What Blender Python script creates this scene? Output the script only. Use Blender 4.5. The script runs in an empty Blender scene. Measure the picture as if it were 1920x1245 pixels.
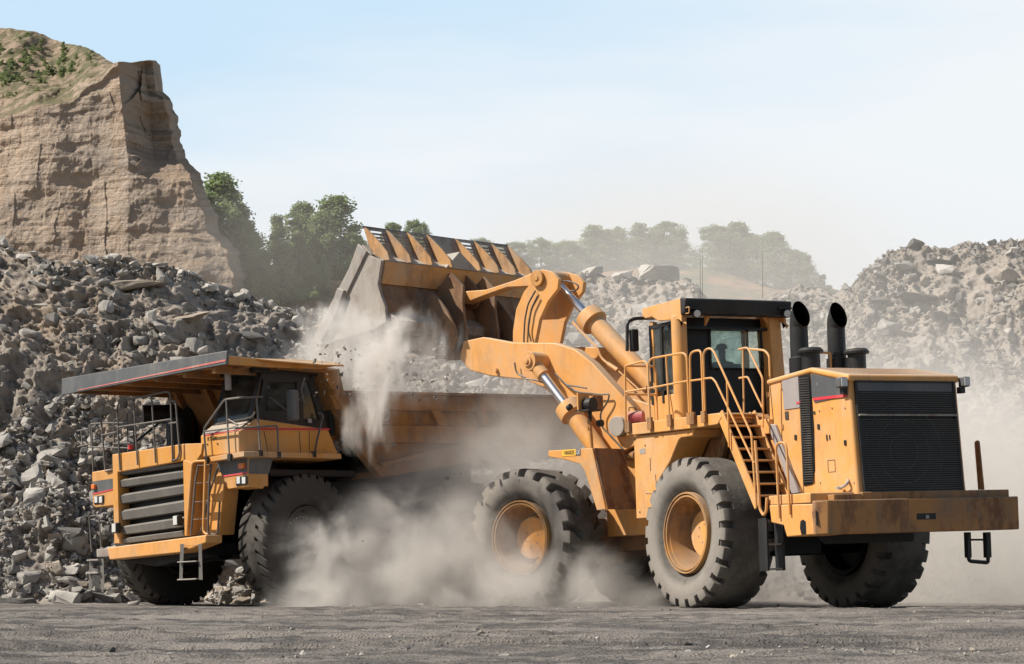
import bpy, bmesh, math, random
import numpy as np
from mathutils import Vector, Matrix
rad = math.radians
SC = bpy.context.scene
COL = SC.collection
# ------------------------------------------------------------------ camera, sky, sun, exposure
FP, CX, HY, CH = 4200.0, 960.0, 1100.0, 0.40      # focal length in photo pixels, principal column, horizon row, camera height
cd = bpy.data.cameras.new('camera'); cam = bpy.data.objects.new('camera', cd); COL.objects.link(cam)
cam.location = (0, 0, CH); cam.rotation_euler = (rad(90), 0, 0)
cd.sensor_width = 36; cd.lens = 36 * FP / 1920; cd.shift_y = (HY - 622.5) / 1920; cd.clip_end = 5000; cd.clip_start = .1
SC.camera = cam
SUN_EL, SUN_DIR = rad(47), Vector((-.982, -.19, 0)).normalized()
w = bpy.data.worlds.new('World'); SC.world = w; w.use_nodes = True
nt = w.node_tree; bg = nt.nodes['Background']
sky = nt.nodes.new('ShaderNodeTexSky'); sky.sky_type = 'NISHITA'; sky.sun_disc = False
sky.sun_elevation = SUN_EL; sky.sun_rotation = math.atan2(SUN_DIR.x, SUN_DIR.y)
sky.air_density = 1.0; sky.dust_density = 1.5; sky.ozone_density = 1.0
bg.inputs['Strength'].default_value = .062
# thin high cloud veil: pale blue at upper left turning white towards the horizon and the right; clear darker sky overhead
tc = nt.nodes.new('ShaderNodeTexCoord'); sx = nt.nodes.new('ShaderNodeSeparateXYZ'); L = nt.links.new; L(tc.outputs['Generated'], sx.inputs[0])
def wr(x, a, b, c, d):
    q = nt.nodes.new('ShaderNodeMapRange'); q.interpolation_type = 'SMOOTHSTEP'
    for i, v in enumerate((a, b, c, d)): q.inputs[i+1].default_value = v
    L(x, q.inputs[0]); return q.outputs[0]
def wm(op, a, b):
    q = nt.nodes.new('ShaderNodeMath'); q.operation = op
    for i, v in enumerate((a, b)):
        if isinstance(v, (int, float)): q.inputs[i].default_value = v
        else: L(v, q.inputs[i])
    return q.outputs[0]
def wmix(f, a, b):
    q = nt.nodes.new('ShaderNodeMix'); q.data_type = 'RGBA'; L(f, q.inputs[0])
    for i, v in ((6, a), (7, b)):
        if isinstance(v, tuple): q.inputs[i].default_value = (*v, 1)
        else: L(v, q.inputs[i])
    return q.outputs[2]
mp = nt.nodes.new('ShaderNodeMapping'); mp.inputs['Scale'].default_value = (1.3, 1.3, 7.0); mp.inputs['Rotation'].default_value = (0, rad(-9), 0); L(tc.outputs['Generated'], mp.inputs[0])
ns = nt.nodes.new('ShaderNodeTexNoise'); ns.inputs['Scale'].default_value = 1.7; ns.inputs['Detail'].default_value = 5; ns.inputs['Roughness'].default_value = .5; L(mp.outputs[0], ns.inputs[0])
hgt = wm('ADD', wm('ADD', sx.outputs[2], wm('MULTIPLY', sx.outputs[0], -.22)), wm('MULTIPLY', wm('SUBTRACT', ns.outputs[0], .5), .26))
pale = wmix(wr(hgt, .17, .275, 0, 1), (11.6, 12.1, 12.5), (7.9, 10.4, 12.6))
veil = wm('MULTIPLY', wr(sx.outputs[1], -.35, .35, .22, 1), wm('MULTIPLY', wr(sx.outputs[2], .30, .62, 1.0, .12), wr(sx.outputs[2], -.02, .0, 0, 1)))
L(wmix(veil, sky.outputs[0], pale), bg.inputs[0])
sd = bpy.data.lights.new('sun', 'SUN'); sd.energy = 5.0; sd.angle = rad(.5); sd.color = (1, .93, .83)
sun = bpy.data.objects.new('sun', sd); COL.objects.link(sun)
SV = (SUN_DIR * math.cos(SUN_EL) + Vector((0, 0, math.sin(SUN_EL))))
sun.rotation_euler = SV.to_track_quat('Z', 'Y').to_euler(); sun.location = (-30, -20, 40)
SC.view_settings.view_transform = 'Standard'; SC.view_settings.look = 'None'; SC.view_settings.exposure = 0.30; SC.view_settings.gamma = 1
SC.cycles.use_denoising = True; SC.cycles.max_bounces = 7; SC.cycles.volume_bounces = 4; SC.cycles.transparent_max_bounces = 24
SC.cycles.volume_step_rate = 1.0; SC.cycles.volume_max_steps = 96
# ------------------------------------------------------------------ helpers
class Frame:
    def __init__(s, M): s.M = M; s.I = M.inverted()
    def p(s, px, py, ax, val):        # where the photo's ray meets the frame's plane f / l / u = val, in the frame's own metres
        o = s.I @ Vector((0, 0, CH)); d = s.I.to_3x3() @ Vector(((px - CX) / FP, 1, (HY - py) / FP))
        i = 'flu'.index(ax); t = (val - o[i]) / d[i]
        return o + d * t
def frame(org, fwd_deg_x, fwd_y, tilt=0.0, pivot=None):
    F = Vector((fwd_deg_x, fwd_y, 0)).normalized(); Lf = Vector((-F.y, F.x, 0))
    M = Matrix(((F.x, Lf.x, 0, org[0]), (F.y, Lf.y, 0, org[1]), (0, 0, 1, 0), (0, 0, 0, 1)))
    if tilt:
        pv = Matrix.Translation(pivot); M = pv @ Matrix.Rotation(-rad(tilt), 4, 'Y') @ pv.inverted() @ M
    return Frame(M)
WORLD = Frame(Matrix.Identity(4))
WM = {}
def tag(o, label=None, cat=None, group=None, kind=None):
    if label: o['label'] = label
    if cat: o['category'] = cat
    if group: o['group'] = group
    if kind: o['kind'] = kind
    return o
def root(name, M, label, cat, group=None):
    o = bpy.data.objects.new(name, None); COL.objects.link(o); o.matrix_world = M; o.empty_display_size = .3
    WM[o.name] = M.copy(); return tag(o, label, cat, group)
class MB:
    def __init__(s, fr=WORLD): s.fr = fr; s.v = []; s.f = []; s.m = []; s.mi = 0
    def add(s, vs, fs):
        n = len(s.v); s.v += [Vector(v) for v in vs]; s.f += [[i + n for i in f] for f in fs]; s.m += [s.mi] * len(fs); return s
    def box(s, a, b):
        x0, x1 = sorted((a[0], b[0])); y0, y1 = sorted((a[1], b[1])); z0, z1 = sorted((a[2], b[2]))
        return s.add([(x0,y0,z0),(x1,y0,z0),(x1,y1,z0),(x0,y1,z0),(x0,y0,z1),(x1,y0,z1),(x1,y1,z1),(x0,y1,z1)],
                     [(0,3,2,1),(4,5,6,7),(0,1,5,4),(1,2,6,5),(2,3,7,6),(3,0,4,7)])
    def hexa(s, lo, hi):              # two quads
        return s.add(list(lo) + list(hi), [(0,3,2,1),(4,5,6,7),(0,1,5,4),(1,2,6,5),(2,3,7,6),(3,0,4,7)])
    def prism(s, pts, ax, a, b):      # outline (list of Vectors, their ax coordinate ignored) extruded from a to b along ax
        i = 'flu'.index(ax); n = len(pts); lo = []; hi = []
        for p in pts:
            q = Vector(p); q[i] = a; lo.append(q); q = Vector(p); q[i] = b; hi.append(q)
        return s.add(lo + hi, [list(range(n))[::-1], [n + k for k in range(n)]] + [(k, (k+1) % n, n + (k+1) % n, n + k) for k in range(n)])
    def plate(s, pts, th):            # any planar outline thickened along its normal (both ways)
        P = [Vector(p) for p in pts]; nrm = Vector((0,0,0))
        for k in range(len(P)): nrm += P[k].cross(P[(k+1) % len(P)])
        nrm = nrm.normalized() * th / 2; n = len(P)
        return s.add([p - nrm for p in P] + [p + nrm for p in P], [list(range(n))[::-1], [n + k for k in range(n)]] + [(k, (k+1) % n, n + (k+1) % n, n + k) for k in range(n)])
    def tube(s, pts, r, seg=8, rnd=0.0, r1=None):
        P = [Vector(p) for p in pts]
        if rnd:
            Q = [P[0]]
            for k in range(1, len(P) - 1):
                a, b, c = P[k-1], P[k], P[k+1]; da = (a - b); dc = (c - b)
                ra = min(rnd, da.length * .45); rc = min(rnd, dc.length * .45)
                p0 = b + da.normalized() * ra; p1 = b + dc.normalized() * rc
                for t in (0, .25, .5, .75, 1): Q.append(p0 * (1-t)**2 + b * 2*t*(1-t) + p1 * t*t)
            Q.append(P[-1]); P = Q
        n = len(P); vs = []; T0 = None; up = None
        for k in range(n):
            t = (P[min(k+1, n-1)] - P[max(k-1, 0)]).normalized()
            if up is None: up = Vector((0, 0, 1)) if abs(t.z) < .9 else Vector((1, 0, 0))
            a = t.cross(up).normalized(); up = a.cross(t).normalized(); rr = r if r1 is None else r + (r1 - r) * k / max(1, n - 1)
            for j in range(seg):
                an = 2 * math.pi * j / seg; vs.append(P[k] + a * math.cos(an) * rr + up * math.sin(an) * rr)
        fs = [(k*seg + j, k*seg + (j+1) % seg, (k+1)*seg + (j+1) % seg, (k+1)*seg + j) for k in range(n-1) for j in range(seg)]
        fs += [list(range(seg))[::-1], [(n-1)*seg + j for j in range(seg)]]
        return s.add(vs, fs)
    def cyl(s, a, b, r, r1=None, seg=24): return s.tube([a, b], r, seg, r1=r1)
    def lathe(s, prof, c, ax, seg=48, cap=False):   # prof: (distance along ax, radius)
        ax = Vector(ax).normalized(); u = ax.orthogonal().normalized(); v = ax.cross(u); c = Vector(c); vs = []
        for d, r in prof:
            for j in range(seg):
                an = 2 * math.pi * j / seg; vs.append(c + ax * d + (u * math.cos(an) + v * math.sin(an)) * r)
        n = len(prof)
        fs = [(k*seg + j, k*seg + (j+1) % seg, (k+1)*seg + (j+1) % seg, (k+1)*seg + j) for k in range(n-1) for j in range(seg)]
        if cap: fs += [list(range(seg))[::-1], [(n-1)*seg + j for j in range(seg)]]
        return s.add(vs, fs)
    def mesh(s, name, mats, M=None, bevel=0, angle=35, seg=2):
        me = bpy.data.meshes.new(name); me.from_pydata([tuple(v) for v in s.v], [], s.f)
        if M is not None: me.transform(M)
        for m in (mats if isinstance(mats, (list, tuple)) else [mats]): me.materials.append(m)
        if len(set(s.m)) > 1: me.polygons.foreach_set('material_index', s.m)
        bm = bmesh.new(); bm.from_mesh(me); bmesh.ops.recalc_face_normals(bm, faces=bm.faces); bm.to_mesh(me); bm.free()
        me.polygons.foreach_set('use_smooth', [True] * len(me.polygons)); me.set_sharp_from_angle(angle=rad(angle)); me.update()
        return me
    def build(s, name, mats, parent=None, bevel=0, angle=35, seg=2):
        P = WM[parent.name] if parent else Matrix.Identity(4)
        me = s.mesh(name, mats, P.inverted() @ s.fr.M, bevel, angle)
        o = bpy.data.objects.new(name, me); COL.objects.link(o)
        if parent: o.parent = parent
        WM[o.name] = P
        if bevel:
            md = o.modifiers.new('bevel', 'BEVEL'); md.width = bevel; md.segments = seg; md.limit_method = 'ANGLE'; md.angle_limit = rad(38); md.harden_normals = False
        return o
def text_on(txt, fr, o, right, up, h, mat, name, parent, th=.004, bold=True):
    cu = bpy.data.curves.new('t', 'FONT'); cu.body = txt; cu.size = 1; cu.extrude = 0; cu.align_x = 'LEFT'; cu.offset = .012 if bold else 0
    ob = bpy.data.objects.new('t', cu); COL.objects.link(ob); dg = bpy.context.evaluated_depsgraph_get(); me0 = bpy.data.meshes.new_from_object(ob.evaluated_get(dg))
    bpy.data.objects.remove(ob); bpy.data.curves.remove(cu)
    r = Vector(right); u = Vector(up).normalized(); n = r.cross(u).normalized(); k = h / .7; wmax = max(v.co.x for v in me0.vertices); kr = r.length / wmax; rn = r.normalized()
    m = MB(fr); m.add([Vector(o) + rn * v.co.x * kr + u * v.co.y * k + n * th for v in me0.vertices], [list(p.vertices) for p in me0.polygons]); bpy.data.meshes.remove(me0)
    return m.build(name, mat, parent)
# ---- value noise on arrays
def _h(ix, iy, s):
    n = (ix.astype(np.int64) * 374761393 + iy.astype(np.int64) * 668265263 + s * 1274126177) & 0xffffffff
    n = ((n ^ (n >> 13)) * 1274126177) & 0xffffffff
    return ((n ^ (n >> 16)) & 0xffff) / 65535.0
def vn(x, y, s):
    ix = np.floor(x); iy = np.floor(y); fx = x - ix; fy = y - iy; fx = fx*fx*(3-2*fx); fy = fy*fy*(3-2*fy)
    return (_h(ix,iy,s)*(1-fx) + _h(ix+1,iy,s)*fx)*(1-fy) + (_h(ix,iy+1,s)*(1-fx) + _h(ix+1,iy+1,s)*fx)*fy
def fbm(x, y, s=1, o=5, g=.5, ridge=False):
    a = 1.; t = 0; n = 0
    for k in range(o):
        q = vn(x * 2**k, y * 2**k, s + k * 17)
        if ridge: q = 1 - abs(2*q - 1)
        t = t + a * q; n += a; a *= g
    return t / n
def sheet(name, X, Y, Z, mat, smooth=True):      # grid arrays -> one mesh
    r, c = X.shape; V = np.stack([X, Y, Z], -1).reshape(-1, 3); i = np.arange(r*c).reshape(r, c)
    Fq = np.stack([i[:-1,:-1], i[:-1,1:], i[1:,1:], i[1:,:-1]], -1).reshape(-1, 4)
    return rawmesh(name, V, Fq, mat, smooth)
def rawmesh(name, V, Fc, mat, smooth=False, link=True):
    me = bpy.data.meshes.new(name); n = Fc.shape[1]; me.vertices.add(len(V)); me.vertices.foreach_set('co', V.astype(np.float32).ravel())
    me.loops.add(Fc.size); me.loops.foreach_set('vertex_index', Fc.astype(np.int32).ravel())
    me.polygons.add(len(Fc)); me.polygons.foreach_set('loop_start', (np.arange(len(Fc)) * n).astype(np.int32))
    me.polygons.foreach_set('use_smooth', np.full(len(Fc), smooth)); me.update(calc_edges=True); me.materials.append(mat)
    if not link: return me
    o = bpy.data.objects.new(name, me); COL.objects.link(o); return o
def interp(pts, x):
    p = sorted(pts); return np.interp(x, [a for a, b in p], [b for a, b in p])
# ------------------------------------------------------------------ materials
class NT:
    def __init__(s, name):
        s.m = bpy.data.materials.new(name); s.m.use_nodes = True; s.t = s.m.node_tree; s.b = s.t.nodes['Principled BSDF']; s.o = s.t.nodes['Material Output']
        s.tc = s.t.nodes.new('ShaderNodeTexCoord'); s.geo = s.t.nodes.new('ShaderNodeNewGeometry')
    def L(s, a, b): s.t.links.new(a, b)
    def n(s, ty): return s.t.nodes.new(ty)
    def noise(s, sc, det=6, rough=.6, scale3=None, vec=None, dist=0):
        v = vec or s.tc.outputs['Object']
        if scale3:
            m = s.n('ShaderNodeMapping'); m.inputs['Scale'].default_value = scale3; s.L(v, m.inputs[0]); v = m.outputs[0]
        q = s.n('ShaderNodeTexNoise'); q.inputs['Scale'].default_value = sc; q.inputs['Detail'].default_value = det; q.inputs['Roughness'].default_value = rough
        q.inputs['Distortion'].default_value = dist; s.L(v, q.inputs[0]); return q.outputs[0]
    def rng(s, v, a, b, c=0, d=1, sm=True):
        q = s.n('ShaderNodeMapRange'); q.interpolation_type = 'SMOOTHSTEP' if sm else 'LINEAR'; q.clamp = True if not sm else q.clamp
        for i, x in enumerate((a, b, c, d)): q.inputs[i+1].default_value = x
        s.L(v, q.inputs[0]); return q.outputs[0]
    def mix(s, f, a, b, bt='MIX'):
        q = s.n('ShaderNodeMix'); q.data_type = 'RGBA'; q.blend_type = bt
        for i, x in ((0, f), (6, a), (7, b)):
            if isinstance(x, (int, float)): q.inputs[i].default_value = x
            elif isinstance(x, tuple): q.inputs[i].default_value = (*x, 1)
            else: s.L(x, q.inputs[i])
        return q.outputs[2]
    def math(s, op, a, b=0.0):
        q = s.n('ShaderNodeMath'); q.operation = op
        for i, x in ((0, a), (1, b)):
            if isinstance(x, (int, float)): q.inputs[i].default_value = x
            else: s.L(x, q.inputs[i])
        return q.outputs[0]
    def nz(s):
        q = s.n('ShaderNodeSeparateXYZ'); s.L(s.geo.outputs['Normal'], q.inputs[0]); return q.outputs[2]
    def bump(s, h, st, d=.02):
        q = s.n('ShaderNodeBump'); q.inputs['Strength'].default_value = st; q.inputs['Distance'].default_value = d; s.L(h, q.inputs['Height']); s.L(q.outputs[0], s.b.inputs['Normal'])
    def fin(s, col, rough=.6, metal=0, spec=.4):
        for k, x in (('Base Color', col), ('Roughness', rough), ('Metallic', metal), ('Specular IOR Level', spec)):
            i = s.b.inputs[k]
            if isinstance(x, (int, float)): i.default_value = x
            elif isinstance(x, tuple): i.default_value = (*x, 1)
            else: s.L(x, i)
        return s.m
DUST = (.48, .395, .295)
def paint(name, col, dirt=.35, dustc=DUST, rough=.45, rust=0.0, top=.75, metal=0, spec=.4):
    t = NT(name); a = t.noise(1.1, 8, .65); b = t.noise(5.5, 6, .7); st = t.noise(3.0, 5, .6, (1.6, 1.6, .18))
    m = t.math('MULTIPLY', t.rng(a, .38, .72), t.rng(b, .25, .75, .35, 1)); m = t.math('MULTIPLY', t.math('ADD', m, t.math('MULTIPLY', t.rng(st, .5, .72), .45)), dirt)
    c = t.mix(m, col, dustc)
    if rust:
        r = t.noise(2.3, 8, .7, (1, 1, .45)); r2 = t.noise(26, 3, .6); c = t.mix(t.math('MULTIPLY', t.rng(t.math('ADD', r, t.math('MULTIPLY', r2, .12)), .54, .68), rust), c, (.13, .06, .035))
    tp = t.math('MULTIPLY', t.rng(t.nz(), .35, .9), t.rng(b, .2, .6, .6, 1)); c = t.mix(t.math('MULTIPLY', tp, top), c, dustc)
    sc = t.noise(38, 3, .5); c = t.mix(t.math('MULTIPLY', t.rng(sc, .66, .74), .35 * min(1, dirt * 2)), c, (.10, .075, .05))
    oil = t.noise(1.0, 6, .7, (9, 9, .35)); c = t.mix(t.math('MULTIPLY', t.rng(oil, .60, .74), .55 * min(1, dirt * 1.6)), c, (.09, .065, .045))
    lo_ = t.noise(.45, 5, .6); c = t.mix(t.math('MULTIPLY', t.rng(lo_, .48, .70), .35 * min(1, dirt * 1.6)), c, dustc)
    t.bump(b, .12, .01)
    rr = t.math('ADD', rough, t.math('MULTIPLY', m, .9))
    return t.fin(c, rr, metal, spec)
YEL = (.72, .34, .09)
M = {}
M['yellow'] = paint('machine_yellow_paint', YEL, .46, rust=.16)
M['yellow_dirty'] = paint('dusty_yellow_paint', (.60, .27, .055), .75, rust=.30, rough=.6)
M['yellow_grime'] = paint('grimy_yellow_steel', (.40, .19, .06), .9, (.19, .155, .125), rust=.7, rough=.65)
M['bucket_back'] = paint('rusty_bucket_back', (.26, .145, .07), 1.0, (.145, .128, .11), rust=.7, rough=.65)
M['rim'] = paint('dusty_wheel_rim', (.50, .25, .075), .9, (.26, .20, .145), rust=.55, rough=.6)
M['truck_yellow'] = paint('truck_yellow_paint', (.64, .29, .055), .42, rust=.2)
M['body_yellow'] = paint('truck_body_grimy_paint', (.36, .165, .045), .9, (.15, .13, .11), rust=.45, rough=.7)
M['panel_pale'] = paint('faded_panel_paint', (.30, .275, .28), .3)
M['fin'] = paint('dusty_bucket_fin', (.50, .27, .105), .9, (.36, .30, .24), rust=.45, rough=.7)
M['slat'] = paint('dusty_black_slats', (.045, .043, .040), .6, (.16, .145, .125), top=.8)
M['sign'] = paint('sign_yellow', (.85, .50, .07), .2)
M['red_faded'] = paint('faded_red_stripe', (.46, .10, .09), .6)
M['grey'] = paint('dark_grey_panel_paint', (.085, .088, .092), .4, (.26, .25, .23))
M['grille_grey'] = paint('dusty_grille_grey', (.115, .108, .098), .6, (.20, .185, .16))
M['lgrey'] = paint('light_grey_panel', (.33, .30, .30), .3)
M['black'] = paint('matt_black_steel', (.012, .0125, .013), .3, (.09, .082, .075), top=.4)
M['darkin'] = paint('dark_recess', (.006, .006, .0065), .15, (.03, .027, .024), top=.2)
M['red'] = paint('red_stripe', (.62, .035, .05), .2)
M['rail'] = paint('dark_grey_rail', (.10, .095, .09), .5, (.3, .27, .23))
M['steel'] = paint('worn_steel', (.33, .30, .27), .6, (.42, .38, .32), rust=.5, rough=.5, metal=.15)
M['bucket_in'] = paint('bucket_worn_steel', (.33, .30, .265), .8, (.43, .39, .335), rust=.4, rough=.6)
M['amber'] = paint('amber_lens', (.75, .17, .02), .1, rough=.25)
M['lens'] = paint('headlamp_glass', (.62, .62, .60), .15, rough=.18, spec=.7)
M['extred'] = paint('red_cylinder_paint', (.42, .05, .07), .5)
M['white'] = paint('white_lettering', (.68, .66, .62), .2)
M['markdark'] = paint('black_lettering', (.05, .04, .03), .1)
M['hose'] = paint('rubber_hose', (.05, .045, .042), .6, (.2, .18, .15))
t = NT('chrome_rod'); M['chrome'] = t.fin((.85, .85, .86), .30, 1.0)
def rubber(name, col, dcol, wall, hw):
    t = NT(name); a = t.noise(2.2, 8, .65); b = t.noise(14, 5, .6); c = t.mix(t.rng(a, .3, .68), col, dcol); sp = t.n('ShaderNodeSeparateXYZ'); t.L(t.tc.outputs['Object'], sp.inputs[0])
    c = t.mix(t.math('MULTIPLY', t.rng(t.math('ABSOLUTE', sp.outputs[0]), hw * .88, hw * .99), t.rng(a, .2, .6, .6, 1)), c, wall); c = t.mix(t.rng(b, .55, .8, 0, .4), c, dcol)
    t.bump(b, .5, .015); return t.fin(c, .88, 0, .15)
M['tyre_pale'] = rubber('dusty_tyre_rubber', (.085, .078, .070), (.17, .155, .135), (.27, .245, .215), .58)
M['tyre_dark'] = rubber('dark_tyre_rubber', (.05, .046, .042), (.11, .10, .088), (.075, .07, .063), .39)
t = NT('black_void'); M['void'] = t.fin((.002, .002, .002), 1.0, 0, 0)  # lining of the exhaust mouths, the shade inside them painted black
def glassy(name, tint, tr=.6):
    t = NT(name); g = t.n('ShaderNodeBsdfGlossy'); g.inputs['Roughness'].default_value = .08; g.inputs['Color'].default_value = (.9, .95, .95, 1)
    a = t.n('ShaderNodeBsdfTransparent'); a.inputs['Color'].default_value = (*tint, 1); f = t.n('ShaderNodeFresnel'); f.inputs['IOR'].default_value = 1.5
    d = t.n('ShaderNodeBsdfDiffuse'); d.inputs['Color'].default_value = (.3, .29, .26, 1); m = t.n('ShaderNodeMixShader'); m2 = t.n('ShaderNodeMixShader')
    n = t.noise(3, 5); t.L(t.rng(n, .35, .8, .03, .25), m2.inputs[0]); t.L(f.outputs[0], m.inputs[0]); t.L(a.outputs[0], m.inputs[1]); t.L(g.outputs[0], m.inputs[2])
    t.L(m.outputs[0], m2.inputs[1]); t.L(d.outputs[0], m2.inputs[2]); t.L(m2.outputs[0], t.o.inputs['Surface']); return t.m
M['glass'] = glassy('tinted_cab_glass', (.84, .93, .91))
M['glass_dark'] = glassy('dark_cab_glass', (.34, .38, .37))
# ------------------------------------------------------------------ ground
def rockmat(name, base, dark, light, sc=1.0, brown=(.2,.14,.09), bf=0.0):
    t = NT(name); a = t.noise(.9*sc, 8, .65); b = t.noise(7*sc, 8, .7); cc = t.noise(40*sc, 4, .6)
    r = t.n('ShaderNodeObjectInfo')
    c = t.mix(t.rng(a, .35, .7), base, dark); c = t.mix(t.math('MULTIPLY', t.rng(b, .5, .75), .6), c, light)
    c = t.mix(t.rng(cc, .55, .8, 0, .5), c, dark)
    if bf:
        d = t.noise(.22*sc, 5, .6); sp = t.n('ShaderNodeSeparateXYZ'); t.L(t.tc.outputs['Object'], sp.inputs[0]); c = t.mix(t.math('MULTIPLY', t.math('MULTIPLY', t.rng(d, .42, .62), bf), t.rng(sp.outputs[0], -9, -3, 1, .12)), c, brown)
    t.bump(t.math('ADD', b, t.math('MULTIPLY', cc, .5)), .6, .05); return t.fin(c, .92, 0, .15)
t = NT('quarry_floor_dirt')
n1 = t.noise(1.1, 9, .7, (.38, .9, 1)); n2 = t.noise(7, 8, .7, (.7, .8, 1)); n3 = t.noise(42, 4, .6); n4 = t.noise(.16, 4, .5, (.7, 1.5, 1))
c = t.mix(t.rng(n1, .42, .58), (.245, .22, .195), (.105, .097, .091)); c = t.mix(t.rng(n2, .5, .75, 0, .6), c, (.29, .265, .238)); c = t.mix(t.rng(n3, .56, .72, 0, .6), c, (.10, .09, .08))
c = t.mix(t.rng(n4, .52, .68, 0, .7), c, (.34, .305, .27))
vo = t.n('ShaderNodeTexVoronoi'); vo.inputs['Scale'].default_value = 26; t.L(t.tc.outputs['Object'], vo.inputs[0])
t.bump(t.math('ADD', n3, t.math('ADD', t.math('MULTIPLY', n2, 1.4), t.rng(vo.outputs['Distance'], .0, .4, .5, 0))), .9, .035); M['ground'] = t.fin(c, .95, 0, .1)
yy = np.concatenate([np.linspace(4, 9.5, 20), 9.5 * (44 / 9.5) ** np.linspace(0, 1, 520)[1:], 44 * (420 / 44) ** np.linspace(0, 1, 50)[1:]])
rr = np.linspace(-.55, .55, 620)
Yg, Rg = np.meshgrid(yy, rr, indexing='ij'); Xg = Yg * Rg
def ground_z(x, y):
    z = (fbm(x*.5, y*.35, 3, 5) - .5) * .10 + (fbm(x*2.6, y*1.5, 9, 4, .6, True) - .5) * .05 + (fbm(x*9, y*6, 29, 3, .6) - .5) * .022
    z += .035 * np.exp(-((y - 37.5) / 2.2) ** 2) * (.2 + fbm(x * .35, y * .1, 5, 3) * 1.3 + fbm(x * 3.5, y * 2, 55, 4, .7) * .9)
    z += (fbm(x*1.3, y*.9, 57, 5, .65) - .5) * .05      # low ridge of spoil in front of the machines
    for yc, sl_, wd_ in ((14.3, .10, .42), (17.6, .04, .5), (20.6, .05, .5), (26.0, -.10, .6), (31.0, .06, .6)):      # tyre prints crossing the floor
        vv = (y - yc - x * sl_ - .25 * np.sin(x * .35 + yc)) / wd_; band = np.clip((1 - abs(vv)) * 6, 0, 1); ph = (x / .36 + abs(vv) * .55) % 1.0
        z += band * (-.03 - .045 * (np.clip((ph - .12) * 14, 0, 1) * np.clip((.58 - ph) * 14, 0, 1))) + .028 * np.exp(-((abs(vv) - 1.15) / .14) ** 2)
    tr = np.maximum(0, 1 - abs(((x * .18 - y + 21 + 1.2*fbm(x*.1, y*.1, 71, 2))) / .55)) ; z -= .03 * tr * (.5 + .5 * np.sin((x * 5.2 + y * 2)))
    tr = np.maximum(0, 1 - abs(((x * -.12 - y + 29) / .7))); z -= .03 * tr * (.5 + .5 * np.sin((x * 6.0)))
    return z * np.clip((y - 5) / 6, .3, 1)
Zg = ground_z(Xg, Yg)
flat = np.exp(-(np.clip(np.abs(Yg - 43.5) - 3.5, 0, None) / 1.2) ** 2); Zg = Zg * (1 - .85 * flat)
tag(sheet('ground', Xg, Yg, Zg, M['ground']), kind='structure')
xo, yo = np.meshgrid(np.linspace(-400, 400, 60), np.linspace(-400, 400, 60), indexing='ij'); tag(sheet('quarry_floor', xo, yo, xo * 0 - .16, M['ground']), kind='structure')
# ------------------------------------------------------------------ the rubble slopes behind the machines
CREST = [(-700,440),(-200,435),(0,452),(60,480),(130,506),(250,498),(300,505),(350,512),(420,538),(500,566),(560,580),(640,585),(720,610),(830,615),(900,590),(1000,545),(1060,508),(1110,500),(1160,512),(1240,510),(1290,525),(1340,562),(1400,580),(1450,552),(1500,536),(1560,546),(1590,540),(1620,510),(1660,478),(1700,468),(1760,468),(1850,458),(1920,448),(2100,430),(2700,420)]
YB = [(-700,51),(100,52),(350,53.5),(560,57),(800,60),(1100,61),(1500,60),(1920,57),(2700,56)]
def slope_pt(px, t):
    yb = interp(YB, px); k = (HY - (interp(CREST, px) + 8)) / FP; yc = (CH + .70 * yb) / (.70 - k); zc = CH + k * yc
    tt = np.clip(t, 0, 1); prof = tt + .055 * np.sin(tt * 9 + px * .006) * (1 - tt) * np.minimum(1, tt * 4)
    z = zc * prof - np.clip(t - 1, 0, 1) * 9 ; y = yb + (yc - yb) * t
    return (px - CX) / FP * y, y, z, yb, yc, zc
pxs = np.linspace(-700, 2700, 900); ts = np.concatenate([np.linspace(-.06, 1.0, 330), np.linspace(1.01, 2.4, 30)])
T_, P_ = np.meshgrid(ts, pxs, indexing='ij')
def slope_full(P, T):
    x, y, z, yb, yc, zc = slope_pt(P, T)
    amp = np.clip(T * 6 + .2, 0, 1)
    d = (fbm(x*.22, z*.33 + 5, 11, 4) - .5) * 2.4 + (fbm(x*.9, z*1.1, 23, 5, .6, True) - .5) * 1.5 + (fbm(x*3.1, z*3.8, 37, 4, .65, True) - .5) * .62
    d = d * amp * np.clip(1.25 - abs(T - .45), .35, 1)
    y = y - d * .8; z = z + d * .45 * np.clip(1.6 - T, 0, 1)
    z = z - np.clip(-T, 0, 1) * 12
    return x, y, z
Xs, Ys, Zs = slope_full(P_, T_)
M['soil'] = rockmat('loose_rubble_soil', (.34, .30, .26), (.21, .186, .16), (.46, .415, .365), .8, (.27, .205, .145), .75)
tag(sheet('rubble_slope_terrain', Xs, Ys, Zs, M['soil']), kind='structure')
# rock shapes
rng = random.Random(4)
def rock_shape(seed, flat=.55, n=15):
    r = random.Random(seed); bm = bmesh.new(); e = (1, r.uniform(.6, .95), flat * r.uniform(.7, 1.25))
    for k in range(n):
        v = Vector((r.gauss(0, 1), r.gauss(0, 1), r.gauss(0, 1))).normalized(); q = r.uniform(.8, 1)
        v = Vector([math.copysign(abs(c) ** .6, c) for c in v]); bm.verts.new((v.x * e[0] * q * .6, v.y * e[1] * q * .6, v.z * e[2] * q * .6))
    g = bmesh.ops.convex_hull(bm, input=bm.verts); loose = [v for v in bm.verts if not v.link_faces]; bmesh.ops.delete(bm, geom=loose, context='VERTS')
    bmesh.ops.triangulate(bm, faces=bm.faces); bm.verts.ensure_lookup_table()
    V = np.array([v.co[:] for v in bm.verts]); Fc = np.array([[v.index for v in f.verts] for f in bm.faces]); bm.free(); return V, Fc
SH = [rock_shape(100 + k, .35 + .05 * (k % 8), 11 + k % 6) for k in range(16)]
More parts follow.
